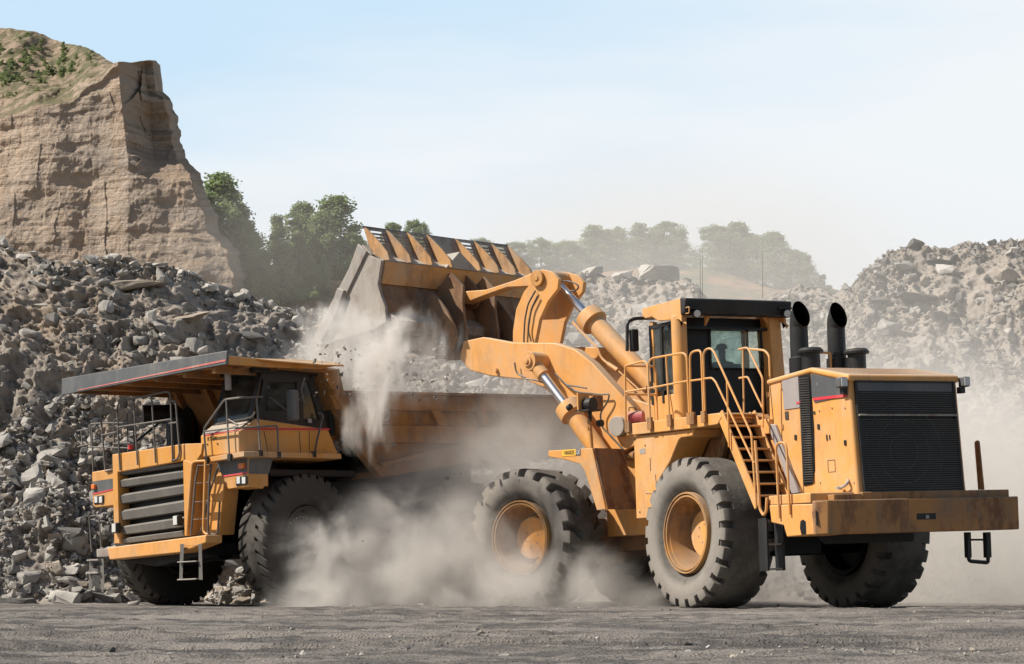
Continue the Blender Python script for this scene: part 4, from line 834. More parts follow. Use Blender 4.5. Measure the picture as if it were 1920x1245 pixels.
# exhausts and air cleaners
for l_ in (.27, -.57):
    zb0 = P(1500,690,'f',-1.05).z - .1; zt0 = P(1502,614,'f',-1.05).z; m = MB(LB); f_ = -1.05
    m.lathe([(0,.20),(.28,.20),(.30,.17),(zt0-zb0,.165)], (f_, l_, zb0), (0,0,1), 28, True)
    # slanted bell mouth
    n = 28; V = []
    for k in range(9):
        q = k / 8; c = Vector((f_ - .10*q*q, l_, zt0 + .24*q)); ti = q * 1.02; rr2 = .165 + .012*q
        for j in range(n):
            an = 2*math.pi*j/n; dx = math.cos(an)*rr2; dy = math.sin(an)*rr2; V.append((c.x + dx*math.cos(ti), c.y + dy, c.z + dx*math.sin(ti)*1.6))
    m.add(V, [(k*n+j, k*n+(j+1)%n, (k+1)*n+(j+1)%n, (k+1)*n+j) for k in range(8) for j in range(n)]); o0v = V[8*n:9*n]; V = list(o0v); m.mi = 1
    for k in range(3):
        q = 1 - k/4; c = Vector((f_ - .10*q*q, l_, zt0 + .24*q - .03)); ti = q*1.02
        for j in range(n):
            an = 2*math.pi*j/n; V.append((c.x + math.cos(an)*.145*math.cos(ti), c.y + math.sin(an)*.145, c.z + math.cos(an)*.145*math.sin(ti)*1.6))
    m.add(V, [(k*n+j, k*n+(j+1)%n, (k+1)*n+(j+1)%n, (k+1)*n+j) for k in range(3) for j in range(n)] + [[3*n+j for j in range(n)]]); m.build('exhaust_stack', [K, M['void']], loader)
for l_ in (.35, -.68):
    f_ = -1.5; zb0 = P(1521,688,'f',f_).z - .05; zt0 = P(1521,663,'f',f_).z; m = MB(LB); m.lathe([(0,.17),(zt0-zb0,.17),(zt0-zb0+.01,.23),(zt0-zb0+.05,.235),(zt0-zb0+.10,.19),(zt0-zb0+.12,.02)], (f_, l_, zb0), (0,0,1), 28, True); m.build('air_precleaner', K, loader)
m = MB(LB); z0 = P(1600,690,'f',-1.2).z; m.tube([(-1.15,.02,z0-.1),(-1.15,.02,z0+.28),(-1.15,-.35,z0+.28),(-1.15,-.35,z0-.1)], .022, 8, .06); m.build('grab_rail', Y, loader); m = MB(LB); m.tube([(-1.2,-.84,z0-.1),(-1.2,-.84,z0+.30),(-1.2,-.95,z0+.30),(-1.2,-.95,z0-.1)], .022, 8, .06); m.build('grab_rail', Y, loader)
# ---- operator
def skin_person(name, fr, joints, edges, radii, mat, label):
    me = bpy.data.meshes.new(name); me.from_pydata([tuple(fr.M @ Vector(j)) for j in joints], edges, []); o = bpy.data.objects.new(name, me); COL.objects.link(o)
    md = o.modifiers.new('skin', 'SKIN'); s2 = o.modifiers.new('sub', 'SUBSURF'); s2.levels = s2.render_levels = 2
    for i, r in enumerate(radii): me.skin_vertices[0].data[i].radius = (r if isinstance(r, tuple) else (r, r))
    me.skin_vertices[0].data[0].use_root = True; dg = bpy.context.evaluated_depsgraph_get(); m2 = bpy.data.meshes.new_from_object(o.evaluated_get(dg)); o.modifiers.clear(); o.data = m2; m2.materials.clear(); m2.materials.append(mat); m2.polygons.foreach_set('use_smooth', [True]*len(m2.polygons))
    return tag(o, label, 'person')
t = NT('work_clothes'); M['clothes'] = t.fin((.07, .075, .09), .9); t = NT('skin'); M['skin'] = t.fin((.45, .27, .19), .6)
ps = Vector((2.22, -.21, zf + .70)); J = [(0,0,0),(0,0,.22),(0,0,.45),(0,0,.58),(.01,0,.66),(.02,0,.78),(.02,0,.88),(0,.20,.52),(.08,.30,.28),(.33,.24,.30),(.42,.20,.33),(0,-.20,.52),(.08,-.30,.28),(.33,-.24,.30),(.42,-.20,.33),(.1,.10,0),(.45,.14,.02),(.47,.14,-.38),(.1,-.10,0),(.45,-.14,.02),(.47,-.14,-.38)]
E = [(0,1),(1,2),(2,3),(3,4),(4,5),(5,6),(2,7),(7,8),(8,9),(9,10),(2,11),(11,12),(12,13),(13,14),(0,15),(15,16),(16,17),(0,18),(18,19),(19,20)]
RR = [(.17,.14),(.16,.12),(.17,.11),(.07,.07),(.06,.06),(.095,.085),(.07,.07),.075,.055,.04,.04,.075,.055,.04,.04,.09,.075,.055,.09,.075,.055]
op = skin_person('person', LB, [ps + Vector(j) for j in J], E, RR, M['clothes'], 'operator seated in the loader cab, seen from behind as a silhouette in a cap')
WM[op.name] = Matrix.Identity(4)
m = MB(LB); c = ps + Vector((.02,0,.86)); m.lathe([(-.02,.115),(.03,.112),(.07,.085),(.09,.03),(.092,.001)], c, (0,0,1), 20); m.box(c + Vector((.08,-.07,-.02)), c + Vector((.2,.07,0))); m.build('cap', M['markdark'], op)
# ------------------------------------------------------------------ front frame, arms and bucket
Q = LF.p
m = MB(LF); m.cyl((0,1.6,1.3),(0,-1.6,1.3),.33,seg=20); m.box((-.45,-.55,.95),(.45,.55,1.8)); m.box((-2.7,-.5,1.2),(.9,.5,1.9)); m.build('front_frame', M['yellow_grime'], loader, .02)
tw = .62; pv_ = Q(1165,800,'l',.95)
m = MB(LF)
for l0 in (.98, -.62): m.prism([Q(1135,760,'l',.95), Q(1165,745,'l',.95), Q(1215,760,'l',.95), Q(1235,830,'l',.95), Q(1225,960,'l',.95), Q(1120,960,'l',.95), Q(1118,840,'l',.95)], 'l', l0-.36, l0-.26)
m.box((pv_.x-.5,-.85,1.5),(pv_.x+.55,.85,2.1)); m.build('loader_tower', M['yellow'], loader, .02)
m = MB(LF); m.cyl((pv_.x,1.12,pv_.z),(pv_.x,-1.12,pv_.z),.20,seg=28); m.build('arm_pivot_pin', M['steel'], loader, .01)
def armpts(l): return [Q(x, y, 'l', .95) for x, y in ((868,640),(905,632),(960,642),(1040,643),(1078,655),(1110,680),(1150,724),(1186,762),(1200,800),(1190,836),(1160,850),(1135,838),(1100,800),(1060,760),(1020,728),(985,712),(920,705),(880,694),(862,672))]
arms = []
for l0 in (.95, -.70):
    m = MB(LF); m.prism(armpts(l0), 'l', l0-.25, l0); arms.append(m.build('lift_arm', M['yellow'], loader, .02))
m = MB(LF); a1 = Q(1010,690,'l',.95); m.cyl((a1.x,.8,a1.z+.05),(a1.x,-.8,a1.z+.05),.26,seg=20); m.build('arm_cross_tube', M['yellow_dirty'], loader)
m = MB(LF); c = Q(931,694,'l',.96); m.cyl(c, c + Vector((0,.06,0)), .045, seg=12); m.build('grease_boss', Y, arms[0])
# bell crank: two curved plates with a cross head
def crank(l0): return [Q(x, y, 'l', .42) for x, y in ((1003,514),(1018,505),(1038,510),(1050,524),(1048,542),(1030,565),(1014,600),(1006,640),(1004,672),(998,690),(985,700),(972,694),(963,675),(964,620),(970,580),(984,548),(998,530))]
for l0 in (.46, -.34):
    m = MB(LF); m.prism(crank(l0), 'l', l0-.10, l0); m.build('tilt_lever', Y, loader, .012)
cp = Q(1010,522,'l',.46)
m = MB(LF); m.cyl((cp.x,.50,cp.z),(cp.x,-.48,cp.z),.125,seg=28); m.cyl((cp.x,.54,cp.z),(cp.x,.48,cp.z),.17,seg=28); m.cyl((cp.x,.56,cp.z),(cp.x,.52,cp.z),.06,seg=12); m.cyl((cp.x,-.28,cp.z),(cp.x,-.5,cp.z),.20,seg=28); m.cyl((cp.x,.36,cp.z),(cp.x,-.3,cp.z),.19,seg=28); m.build('lever_head_pin', M['yellow_dirty'], loader, .008)
bp = Q(981,656,'l',.46); m = MB(LF); m.cyl((bp.x,.56,bp.z),(bp.x,-.44,bp.z),.15,seg=24); m.cyl((bp.x,.60,bp.z),(bp.x,.55,bp.z),.06,seg=12); m.build('lever_pivot_pin', M['steel'], loader, .008)
# tilt link to the bucket
m = MB(LF); m.prism([Q(x,y,'l',.0) for x,y in ((868,548),(920,544),(975,526),(1008,512),(1026,520),(1018,532),(1000,538),(960,540),(915,556),(880,570),(866,564))], 'l', -.13, .16); lk = m.build('tilt_link', Y, loader, .02)
# tilt cylinder
ra = Q(1046,534,'l',0.0); rb_ = Q(1100,592,'l',0.0); rc = Q(1222,722,'l',0.0); ra.y = rb_.y = rc.y = -.05
def cyl_part(fr, a, b, c, rr1, rr2, nm):
    d = (c - a).normalized(); m = MB(fr); m.cyl(a, b + d*.3, rr1, seg=24); o0 = m.build(nm + '_rod', M['chrome'], loader)
    m = MB(fr); m.lathe([(-.02, rr2*.7), (-.02, rr2*1.42), (.05, rr2*1.48), (.24, rr2*1.48), (.27, rr2*1.05), ((c-b).length, rr2), ((c-b).length+.01, .01)], b, d, 32); m.build(nm, Y, loader)
    return d
d1 = cyl_part(LF, ra, rb_, rc, .085, .20, 'tilt_cylinder')
m = MB(LF); 
for q0, q1 in (((1073,605),(1120,652)),): pass
m.tube([Q(x,y,'l',.32) for x,y in ((1074,604),(1090,622),(1120,652),(1128,672),(1140,682))], .028, 8, .08); m.tube([Q(x,y,'l',.32) for x,y in ((1140,682),(1158,694))], .045, 8); m.tube([Q(x,y,'l',.32) for x,y in ((1158,694),(1200,732))], .016, 6); m.build('hydraulic_pipe', Y, loader)
m = MB(LF); m.tube([Q(x,y,'l',-.05) for x,y in ((1042,526),(1066,527),(1083,533),(1085,541),(1076,546),(1064,546))], .018, 6, .08); m.build('hydraulic_hose', M['hose'], loader)
# lift cylinder
l1 = Q(999,678,'l',1.25); l2 = Q(1064,762,'l',1.25); l3 = Q(1125,855,'l',1.25)
cyl_part(LF, l1 + (l2-l1)*.18, l2, l3, .095, .185, 'lift_cylinder')
m = MB(LF); m.cyl((l1.x,1.4,l1.z),(l1.x,.9,l1.z),.20,seg=28); m.cyl((l1.x,1.44,l1.z),(l1.x,1.3,l1.z),.11,seg=20); m.cyl((l1.x,1.47,l1.z),(l1.x,1.4,l1.z),.05,seg=12); d = (l2-l1).normalized(); m.cyl(l1 + d*.1, l1 + d*.42, .14, seg=20); m.build('lift_cylinder_eye', Y, loader, .008)
m = MB(LF)
for pts in ([(1004,545),(990,570),(984,600),(982,640),(984,650)],[(1008,555),(996,580),(990,620),(996,640)],[(965,680),(968,700),(985,708)],[(1040,700),(1062,722),(1085,725),(1100,728)],[(1062,722),(1082,735),(1130,740),(1143,738),(1140,752),(1125,775),(1128,800),(1150,822),(1170,845)],[(985,710),(1010,714),(1030,722)]): m.tube([Q(x,y,'l',1.05 if x > 960 and y > 660 else .52) for x,y in pts], .018, 6, .1)
m.build('hydraulic_hose', M['hose'], loader)
# fender with its sign and lamp post
fl = 2.15
m = MB(LF); 
m.prism([Q(x,y,'l',fl) for x,y in ((1028,845),(1110,840),(1136,955),(1119,957),(1097,885),(1088,870),(1060,862),(1028,856))], 'l', fl-.05, fl); fend = m.build('fender', Y, loader, .012)
ft = Q(1110,840,'l',fl); fbm_ = Q(1136,955,'l',fl); fq_ = Q(1028,845,'l',fl)
m = MB(LF); m.prism([ft, fbm_, fbm_ + Vector((-.02,0,0)), ft + Vector((-.02,0,0))], 'l', fl-.95, fl-.052); m.box((fq_.x, fl-.95, ft.z-.05), (ft.x, fl-.052, ft.z-.005)); m.build('fender_back', M['yellow_grime'], loader)
m = MB(LF); m.prism([Q(x,y,'l',fl) for x,y in ((1054,843.5),(1080,842),(1080,854),(1054,856))], 'l', fl+.002, fl+.008); m.build('name_plate', M['sign'], fend)
m = MB(LF); m.prism([Q(x,y,'l',fl) for x,y in ((1080,842),(1088.5,841.6),(1088.5,853.5),(1080,854))], 'l', fl+.002, fl+.008); m.build('name_plate', M['grey'], fend)
# lettering runs front to back on the left side, so its right-hand direction is towards the rear
o0 = Q(1081,851.5,'l',fl+.008); o1 = Q(1087.8,851.2,'l',fl+.008); text_on('CAT', LF, o0, o1-o0, (0,0,1), .085, M['white'], 'lettering', fend, .003)
o0 = Q(1058,852.5,'l',fl+.008); o1 = Q(1077,851.5,'l',fl+.008); text_on('HB600ZE', LF, o0, o1-o0, (0,0,1), .075, M['markdark'], 'lettering', fend, .003)
pb_ = Q(1109,840,'l',fl-.12)
m = MB(LF); m.cyl(pb_, Q(1105,785,'l',fl-.12), .045, seg=10); m.tube([pb_ + Vector((0,0,.6)), Q(1100,772,'l',fl-.12)], .02, 6); post = m.build('lamp_post', M['yellow_dirty'], loader)
c = Q(1105,757,'l',fl-.12)
m = MB(LF); m.cyl(c + Vector((-.02,0,-.12)), c + Vector((.0,0,-.35)), .035, seg=8); m.box(c + Vector((-.16,-.18,-.15)), c + Vector((.18,.22,-.12))); m.cyl(c + Vector((-.1,0,-.02)), c + Vector((.08,0,-.02)), .14, seg=20); m.cyl(c + Vector((-.1,-.25,-.38)), c + Vector((0,-.25,-.38)), .07, seg=14); m.cyl(c + Vector((.22,.3,-.04)), c + Vector((.3,.3,-.08)), .06, seg=12); m.build('work_lamp', K, post)
m = MB(LF); m.box(c + Vector((.10,-.12,-.16)), c + Vector((.13,.22,.22))); m.build('lamp_shield', Y, post)
m = MB(LF); m.box(c + Vector((.02,-.45,-.10)), c + Vector((.04,-.14,.18))); m.build('lamp_guard', M['yellow_grime'], post)
m = MB(LB); m.cyl(P(1165,853,'l',1.1), P(1195,853,'l',1.1), .10, seg=16); m.cyl((2.3,1.0,1.9), (3.6,.75,1.6), .12, seg=16); m.build('steering_cylinder', M['yellow_grime'], loader)
# ---- bucket
bl = 2.36; BW = .055
def B(x, y, l=bl): return Q(x, y, 'l', bl).copy()
prof = [B(715,489), B(708,532), B(713,552), B(722,575), B(724,600)]     # outside of the back, top to heel
heel = B(724,603); lip = B(590,650)
bk = MB(LF)
outl = prof + [heel, B(700,618), lip]
inn = [B(600,640), B(690,604), B(708,588), B(706,574), B(700,556), B(696,532), B(702,492)]
bk.prism(outl + inn, 'l', -bl + .09, bl - .09); bucket = bk.build('bucket', M['bucket_back'], loader, .01)
sp = [(690,478),(715,488),(708,532),(713,552),(722,575),(724,603),(700,618),(590,650),(586,636),(606,596),(640,530),(672,468)]
for l0 in (bl - .09, -bl):
    m = MB(LF); m.prism([B(*q) for q in sp], 'l', l0, l0 + .09); m.build('bucket_side', M['bucket_in'], bucket, .01)
for q, th in ([(674,457),(690,472),(648,560),(622,615),(612,606),(640,550)], .05), ([(640,540),(652,545),(634,596),(610,640),(600,632),(622,590)], .12):
    m = MB(LF); m.prism([B(*k) for k in q], 'l', bl - .01, bl + th); m.build('side_wear_plate', M['steel'], bucket, .012)
m = MB(LF); m.prism([B(673,458), B(690,476), B(715,489), B(702,492), B(684,486), B(668,470)], 'l', -bl+.091, bl-.091); m.build('bucket_rim', M['bucket_in'], bucket, .01)
# spill guard: sloping sheet with slots, carried by gusset fins
g_lo, g_hi = B(690,472), B(676,425); gd = g_hi - g_lo; gdn = gd.normalized(); gn_ = Vector((gdn.z, 0, -gdn.x))
def G(v, l, d=0): return Vector((g_lo.x, l, g_lo.z)) + gd * v + gn_ * d
Wt = 2 * (bl - .04); fins = [0, .168, .336, .502, .0]
fl_pos = [bl-.08, bl-.08-.73, bl-.08-1.46, bl-.08-2.16, bl-.08-2.92-.28, bl-.08-3.62-.22, bl-.08-4.3-.2, -bl+.02]
fl_pos = [bl - .10 - (2*bl-.16) * q for q in (0, .143, .285, .42, .62, .752, .876, .995)]
m = MB(LF)
def strip(l0, l1, v0, v1): m.hexa([G(v0,l0,-.012), G(v0,l1,-.012), G(v1,l1,-.012), G(v1,l0,-.012)], [G(v0,l0,.012), G(v0,l1,.012), G(v1,l1,.012), G(v1,l0,.012)])
for i in range(7):
    la, lb_ = fl_pos[i], fl_pos[i+1]
    if i == 3: strip(la, lb_, 0, .97); continue
    strip(la, lb_, 0, .40)
    for v0, v1 in ((.47,.53),(.60,.66),(.74,.80),(.90,1.0)): strip(la, lb_, v0, v1)
    e = .22 * (la - lb_); strip(la, la - e, .40, .90); strip(lb_ + e, lb_, .40, .90)
m.build('spill_guard', M['bucket_in'], bucket)
m = MB(LF); m.tube([G(1.0, fl_pos[0]+.04, 0), G(1.0, fl_pos[3], .02), G(.99, fl_pos[4], .02), G(1.0, fl_pos[-1], 0)], .028, 6); m.build('spill_guard_edge', M['grey'], bucket)
base_b = B(716,487)
for l0 in fl_pos:
    m = MB(LF); m.prism([B(*q) for q in ((676,424),(684,430),(705,452),(721,472),(725,486),(714,488),(698,478),(686,458))], 'l', l0-.02, l0+.02); m.build('gusset_fin', M['fin'], bucket)
# plate joining the fins to the back's top edge
m = MB(LF); m.hexa([G(-.02,bl-.04,-.02), G(-.02,-bl+.04,-.02), Vector((base_b.x,-bl+.04,base_b.z-.02)), Vector((base_b.x,bl-.04,base_b.z-.02))], [G(-.02,bl-.04,.02), G(-.02,-bl+.04,.02), Vector((base_b.x,-bl+.04,base_b.z+.012)), Vector((base_b.x,bl-.04,base_b.z+.012))]); m.build('bucket_top_rail', M['bucket_in'], bucket, .006)
# folded roof shaped stop in the middle of the top edge
m = MB(LF); lc = -.05; tz = base_b.z
m.add([(base_b.x-.05,lc+.50,tz-.02),(base_b.x-.05,lc-.52,tz-.02),(base_b.x-.08,lc+.08,tz+.36),(base_b.x+.45,lc+.62,tz+.05),(base_b.x+.45,lc-.52,tz+.05),(base_b.x+.55,lc+.16,tz+.34)], [(0,1,2),(0,2,5,3),(1,4,5,2),(3,5,4),(0,3,4,1)]); m.build('tilt_stop', M['bucket_in'], bucket, .006)
# band, hinge brackets, heel
m = MB(LF); m.prism([B(717,489), B(711,531), B(708,531), B(713,489)], 'l', -bl+.1, bl-.1); m.build('back_band', M['yellow_dirty'], bucket)
hx_ = Q(840,640,'l',.95)
shA = [Q(x,y,'l',1.12) for x,y in ((806,548),(815,552),(836,580),(852,612),(856,636),(848,654),(836,664),(800,668),(775,640),(770,600))]
shB = [Q(x,y,'l',.62) for x,y in ((846,512),(868,536),(867,570),(874,626),(872,672),(850,676),(820,672),(810,600),(820,540))]
for l0, sh in ((1.12, shA), (.62, shB), (-.40, shB), (-.90, shA)):
    m = MB(LF); m.prism(sh, 'l', l0-.07, l0); m.build('hinge_bracket', M['bucket_back'], bucket, .012)
m = MB(LF); m.cyl((hx_.x,1.135,hx_.z),(hx_.x,.5,hx_.z),.16,seg=24); m.build('hinge_pin', M['black'], bucket)
m = MB(LF); m.cyl((hx_.x,-.3,hx_.z),(hx_.x,-1.0,hx_.z),.16,seg=24); m.build('hinge_pin', M['black'], bucket)
tb = Q(872,556,'l',.0); 
for l0 in (.34, -.22):
    m = MB(LF); m.prism([Q(x,y,'l',.0) for x,y in ((845,500),(875,530),(888,556),(880,575),(862,582),(838,600),(825,560))], 'l', l0-.06, l0); m.build('link_bracket', M['bucket_back'], bucket, .01)
m = MB(LF); lo_ = B(724,603); m.prism([B(722,585), B(742,600), B(740,616), B(722,624), B(700,618)], 'l', -bl+.1, bl-.1); m.build('heel_plate', M['steel'], bucket, .01)
for k in range(8):
    l0 = bl - .3 - k * (2*bl-.6)/7; m = MB(LF); d = (B(578,662) - B(600,640)); a_ = Vector((lip.x, l0, lip.z)); m.hexa([a_ + Vector((-.02,-.09,.06)), a_ + Vector((-.02,.09,.06)), a_ + Vector((-.05,.09,-.06)), a_ + Vector((-.05,-.09,-.06))], [a_ + Vector((.30,-.04,-.02)), a_ + Vector((.30,.04,-.02)), a_ + Vector((.30,.04,-.06)), a_ + Vector((.30,-.04,-.06))]); m.build('tooth', M['steel'], bucket, .008)
# ------------------------------------------------------------------ the dump truck
TA = Vector((-5.884, 47.15, 0)); TR = frame(TA, -.695, -.719); TB = frame(TA, -.695, -.719, 2.0, Vector((-5.2, 46.5, .9)))
truck = root('dump_truck', TR.M, 'yellow rigid mining dump truck with raised canopy being loaded in front of the rubble slope', 'dump truck')
TY = M['truck_yellow']; BY = M['body_yellow']; RL = M['rail']; T = TB.p
tf = wheel_meshes('t', M['tyre_dark'], M['tyre_dark'], 1.35, .78, .70, 34, .06, .72, -1.1, 'truck')
Lt = Vector((.719, -.695, 0))
st = Matrix.Rotation(rad(6), 3, 'Z') @ Lt
place_wheel(tf, truck, TR.M @ Vector((0, 2.085, 1.345)), st, .1); place_wheel(tf, truck, TR.M @ Vector((0, -2.085, 1.345)), -(st), .3)
for l0, s in ((2.15, 1), (1.22, 1), (-1.22, -1), (-2.15, -1)): place_wheel(tf, truck, TR.M @ Vector((-4.57, l0, 1.345)), Lt * s, l0)
m = MB(TB); m.cyl((-4.57,1.9,1.35),(-4.57,-1.9,1.35),.45,seg=20); m.box((-6.0,-.75,1.5),(1.5,-.3,2.2)); m.box((-6.0,.3,1.5),(1.5,.75,2.2)); m.box((-.4,-1.6,1.0),(.4,1.6,1.5)); m.cyl((.9,-.9,1.25),(.9,.9,1.25),.28,seg=16); m.build('chassis_frame', M['darkin'], truck, .02)
m = MB(TB); m.box((-5.7,-1.9,1.2),(-.9,1.9,2.55)); m.hexa([(-5.9,-1.3,2.5),(-5.9,1.3,2.5),(-1.2,1.3,2.4),(-1.2,-1.3,2.4)],[(-5.9,-1.3,3.1),(-5.9,1.3,3.1),(-1.2,1.3,2.75),(-1.2,-1.3,2.75)]); m.build('underbody_shade_box', M['darkin'], truck, .02)  # added dark boxes that stand in for the shade under the body
m = MB(TB); m.box((-3.2,.8,1.35),(-1.7,2.2,2.35)); m.cyl((-1.3,1.4,1.6),(-1.3,2.2,1.6),.3,seg=20); m.build('fuel_tank', M['darkin'], truck, .04)
m = MB(TB); m.cyl((.35,1.4,1.3),(.2,1.55,2.9),.17,seg=16); m.cyl((.35,-1.4,1.3),(.2,-1.55,2.9),.17,seg=16); m.build('suspension_strut', M['darkin'], truck)
m = MB(TB); m.box((-1.6,-1.2,1.4),(1.35,.5,2.9)); m.box((-1.4,-2.2,2.6),(.9,2.4,2.75)); m.build('engine_block', M['darkin'], truck, .02)
# grille front
gf = 1.80
def F(x, y, f=gf): return T(x, y, 'f', f)
gl, gr_ = F(211,920).y, F(346,920).y
hdT = [F(210,851), F(272,842), F(343,834)]
m = MB(TB); m.prism([F(210,852), F(344,832), F(345,864), F(220,886), F(211,888)], 'f', gf-1.1, gf); hd = m.build('radiator_header', TY, truck, .02)
m = MB(TB); m.prism([F(211,886), F(220,884), F(224,1019), F(214,1019)], 'f', gf-.5, gf); m.build('grille_post', TY, truck, .01)
m = MB(TB); m.prism([F(343,864), F(345,862), F(361,868), F(352,1004), F(346,1005)], 'f', gf-.45, gf+.0); m.build('grille_post', TY, truck, .01)
m = MB(TB); m.prism([F(345,832), F(378,831), F(376,850), F(364,868), F(346,866)], 'f', gf-.8, gf-.02); m.build('header_side', TY, truck, .01)
m = MB(TB); m.prism([F(219,884), F(344,862), F(347,1006), F(225,1022)], 'f', gf-.6, gf-.28); m.build('radiator_core', M['darkin'], truck)
for a0, a1_, b0, b1 in ((881,891,866,873),(899,914,881,896),(927,945,907,925),(957,976,937,958),(987,1003,968,987),(1010,1019,994,1005)):
    h0 = (a1_-a0)*.22; m = MB(TB); q0, q1, q2, q3 = F(221,a0,gf-.05), F(344,b0,gf-.05), F(344,b1,gf-.05), F(221,a1_,gf-.05); mi0, mi1 = F(221,a0+h0,gf-.05), F(344,b0+h0,gf-.05); bk_ = Vector((-.06,0,0)); dp = Vector((-.16,0,-.02))
    m.add([q0+bk_, q1+bk_, mi1, mi0, q2+Vector((-.02,0,0)), q3+Vector((-.02,0,0)), q0+dp, q1+dp, q2+dp, q3+dp], [(0,1,2,3),(3,2,4,5),(1,0,6,7),(5,4,8,9),(6,9,8,7),(0,3,5,9,6),(1,7,8,4,2)]); m.build('grille_slat', M['grille_grey'], truck, .004)
for x, y, ll in ((331,976,.12),(216,990,.12)):
    c = F(x, y, gf+.08); m = MB(TB); m.box(c + Vector((-.1,-.085,-.11)), c + Vector((.03,.085,.11))); o = m.build('fog_lamp', K, truck, .03, seg=3); m = MB(TB); m.box(c + Vector((.03,-.065,-.09)), c + Vector((.045,.065,.09))); m.build('lens', M['lens'], o, .01)
# bumper
bfw = 2.05
m = MB(TB); bt0, bt1 = T(200,1027,'f',bfw), T(386,1003,'f',bfw); zt_ = (bt0.z + bt1.z)/2
b0 = T(200,1048,'f',bfw); b1 = T(385,1028,'f',bfw)
m.prism([T(200,1027,'f',bfw), T(386,1003,'f',bfw), T(386,1018,'f',bfw), T(340,1036,'f',bfw), T(205,1050,'f',bfw)], 'f', bfw-.42, bfw); bmp = m.build('bumper', M['yellow'], truck, .025, seg=3)
m = MB(TB); m.prism([T(215,1048,'f',1.5), T(386,1018,'f',1.5), T(386,1040,'f',1.5), T(300,1062,'f',1.5)], 'f', .6, 1.6); m.build('sump_guard', M['black'], truck, .02)
m = MB(TB); m.box((bfw-.5, F(176,1000,2.).y, F(176,1045,2.).z), (bfw-.1, b0.y+.02, F(176,1030,2.).z)); m.build('bumper_step', M['steel'], truck, .01)
# boarding ladders below the bumper
for (xa, xb, y0, y1, f_, rg) in ((341,376,1020,1087,bfw+.05,(1053,1086)),(171,192,1048,1106,bfw-.05,(1050,1074))):
    m = MB(TB); m.box(T(xa-2,y0+4,'f',f_), T(xb+1,y0+2,'f',f_)+Vector((.04,0,0))); m.hexa([T(xa-3,y0,'f',f_), T(xa+4,y0,'f',f_), T(xa+1,y1,'f',f_), T(xa-5,y1,'f',f_)], [T(xa-3,y0,'f',f_+.05), T(xa+4,y0,'f',f_+.05), T(xa+1,y1,'f',f_+.05), T(xa-5,y1,'f',f_+.05)]); m.hexa([T(xb-4,y0,'f',f_), T(xb+2,y0,'f',f_), T(xb+4,y1,'f',f_), T(xb-3,y1,'f',f_)], [T(xb-4,y0,'f',f_+.05), T(xb+2,y0,'f',f_+.05), T(xb+4,y1,'f',f_+.05), T(xb-3,y1,'f',f_+.05)])
    o = m.build('boarding_ladder', M['grille_grey'], truck)
    for y in rg: m = MB(TB); m.box(T(xa,y+2,'f',f_+.01), T(xb,y-2,'f',f_+.01) + Vector((.12,0,0))); m.build('rung', M['steel'], o, .005)
m = MB(TB); m.tube([T(172,1035,'f',1.9), T(167,968,'f',1.9), T(185,966,'f',1.9), T(190,1025,'f',1.9)], .016, 6, .08); m.build('grab_rail', RL, truck)
# far side (left in the picture) headlamp box
m = MB(TB); m.prism([F(172,885,1.7), F(213,878,1.7), F(214,948,1.7), F(179,952,1.7), F(174,948,1.7)], 'f', .9, 1.7); hb = m.build('lamp_housing', TY, truck, .02)
m = MB(TB); m.prism([F(173,903,1.7), F(212,897,1.7), F(213,917,1.7), F(174,925,1.7)], 'f', 1.69, 1.708); m.build('dark_band', M['grey'], hb)
m = MB(TB); m.prism([F(174,925,1.7), F(213,916.5,1.7), F(213,919,1.7), F(174,928,1.7)], 'f', 1.69, 1.709); m.build('red_stripe', M['red'], hb)
m = MB(TB); m.prism([F(176,931,1.72), F(194,928,1.72), F(194,943,1.72), F(176,946,1.72)], 'f', 1.7, 1.722); o = m.build('headlamp', K, hb, .01)
for x in (180.5, 189.3): c = F(x, 937, 1.722); m = MB(TB); m.box(c + Vector((0,-.055,-.068)), c + Vector((.016,.055,.068))); m.build('lens', M['lens'], o, .012)
c = F(177, 912.5, 1.72); m = MB(TB); m.box(c + Vector((-.02,-.06,-.05)), c + Vector((.05,.06,.05))); m.build('indicator', M['amber'], hb, .01)
# near side lower front: lamp panel
m = MB(TB); m.prism([F(406,864,1.62), F(464,857,1.62), F(465,911,1.62), F(428,917,1.62), F(418,900,1.62)], 'f', 1.1, 1.62); nb = m.build('lamp_housing', TY, truck, .01)
m = MB(TB); m.prism([F(407,866,1.62), F(464,859,1.62), F(464,889,1.62), F(421,894,1.62), F(413,884,1.62)], 'f', 1.60, 1.628); m.build('dark_band', M['grey'], nb)
m = MB(TB); m.prism([F(417,892,1.62), F(464,885,1.62), F(464,888,1.62), F(418,895,1.62)], 'f', 1.60, 1.632); m.build('red_stripe', M['red'], nb)
m = MB(TB); m.prism([F(442,894,1.64), F(463,891.5,1.64), F(463,908,1.64), F(442,911,1.64)], 'f', 1.62, 1.645); o = m.build('headlamp', K, nb, .01)
for x in (447.5, 457.5): c = F(x, 900.5, 1.645); m = MB(TB); m.box(c + Vector((0,-.055,-.07)), c + Vector((.016,.055,.07))); m.build('lens', M['lens'], o, .012)
c = F(455, 873.5, 1.64); m = MB(TB); m.box(c + Vector((-.02,-.075,-.055)), c + Vector((.06,.075,.055))); m.build('indicator', M['amber'], nb, .01)
# cab side lower flank turning back from the lamp panel
fl0 = F(464,880,1.62).y
m = MB(TB); m.prism([T(465,859,'l',fl0+.01), T(512,857,'l',fl0+.01), T(494,916,'l',fl0+.01), T(466,913,'l',fl0+.01)], 'l', fl0-.5, fl0+.01); fk = m.build('front_flank', TY, truck, .01)
m = MB(TB); m.prism([T(466,860,'l',fl0), T(511,858,'l',fl0), T(503,889,'l',fl0), T(466,888,'l',fl0)], 'l', fl0+.01, fl0+.018); m.build('dark_band', M['grey'], fk)
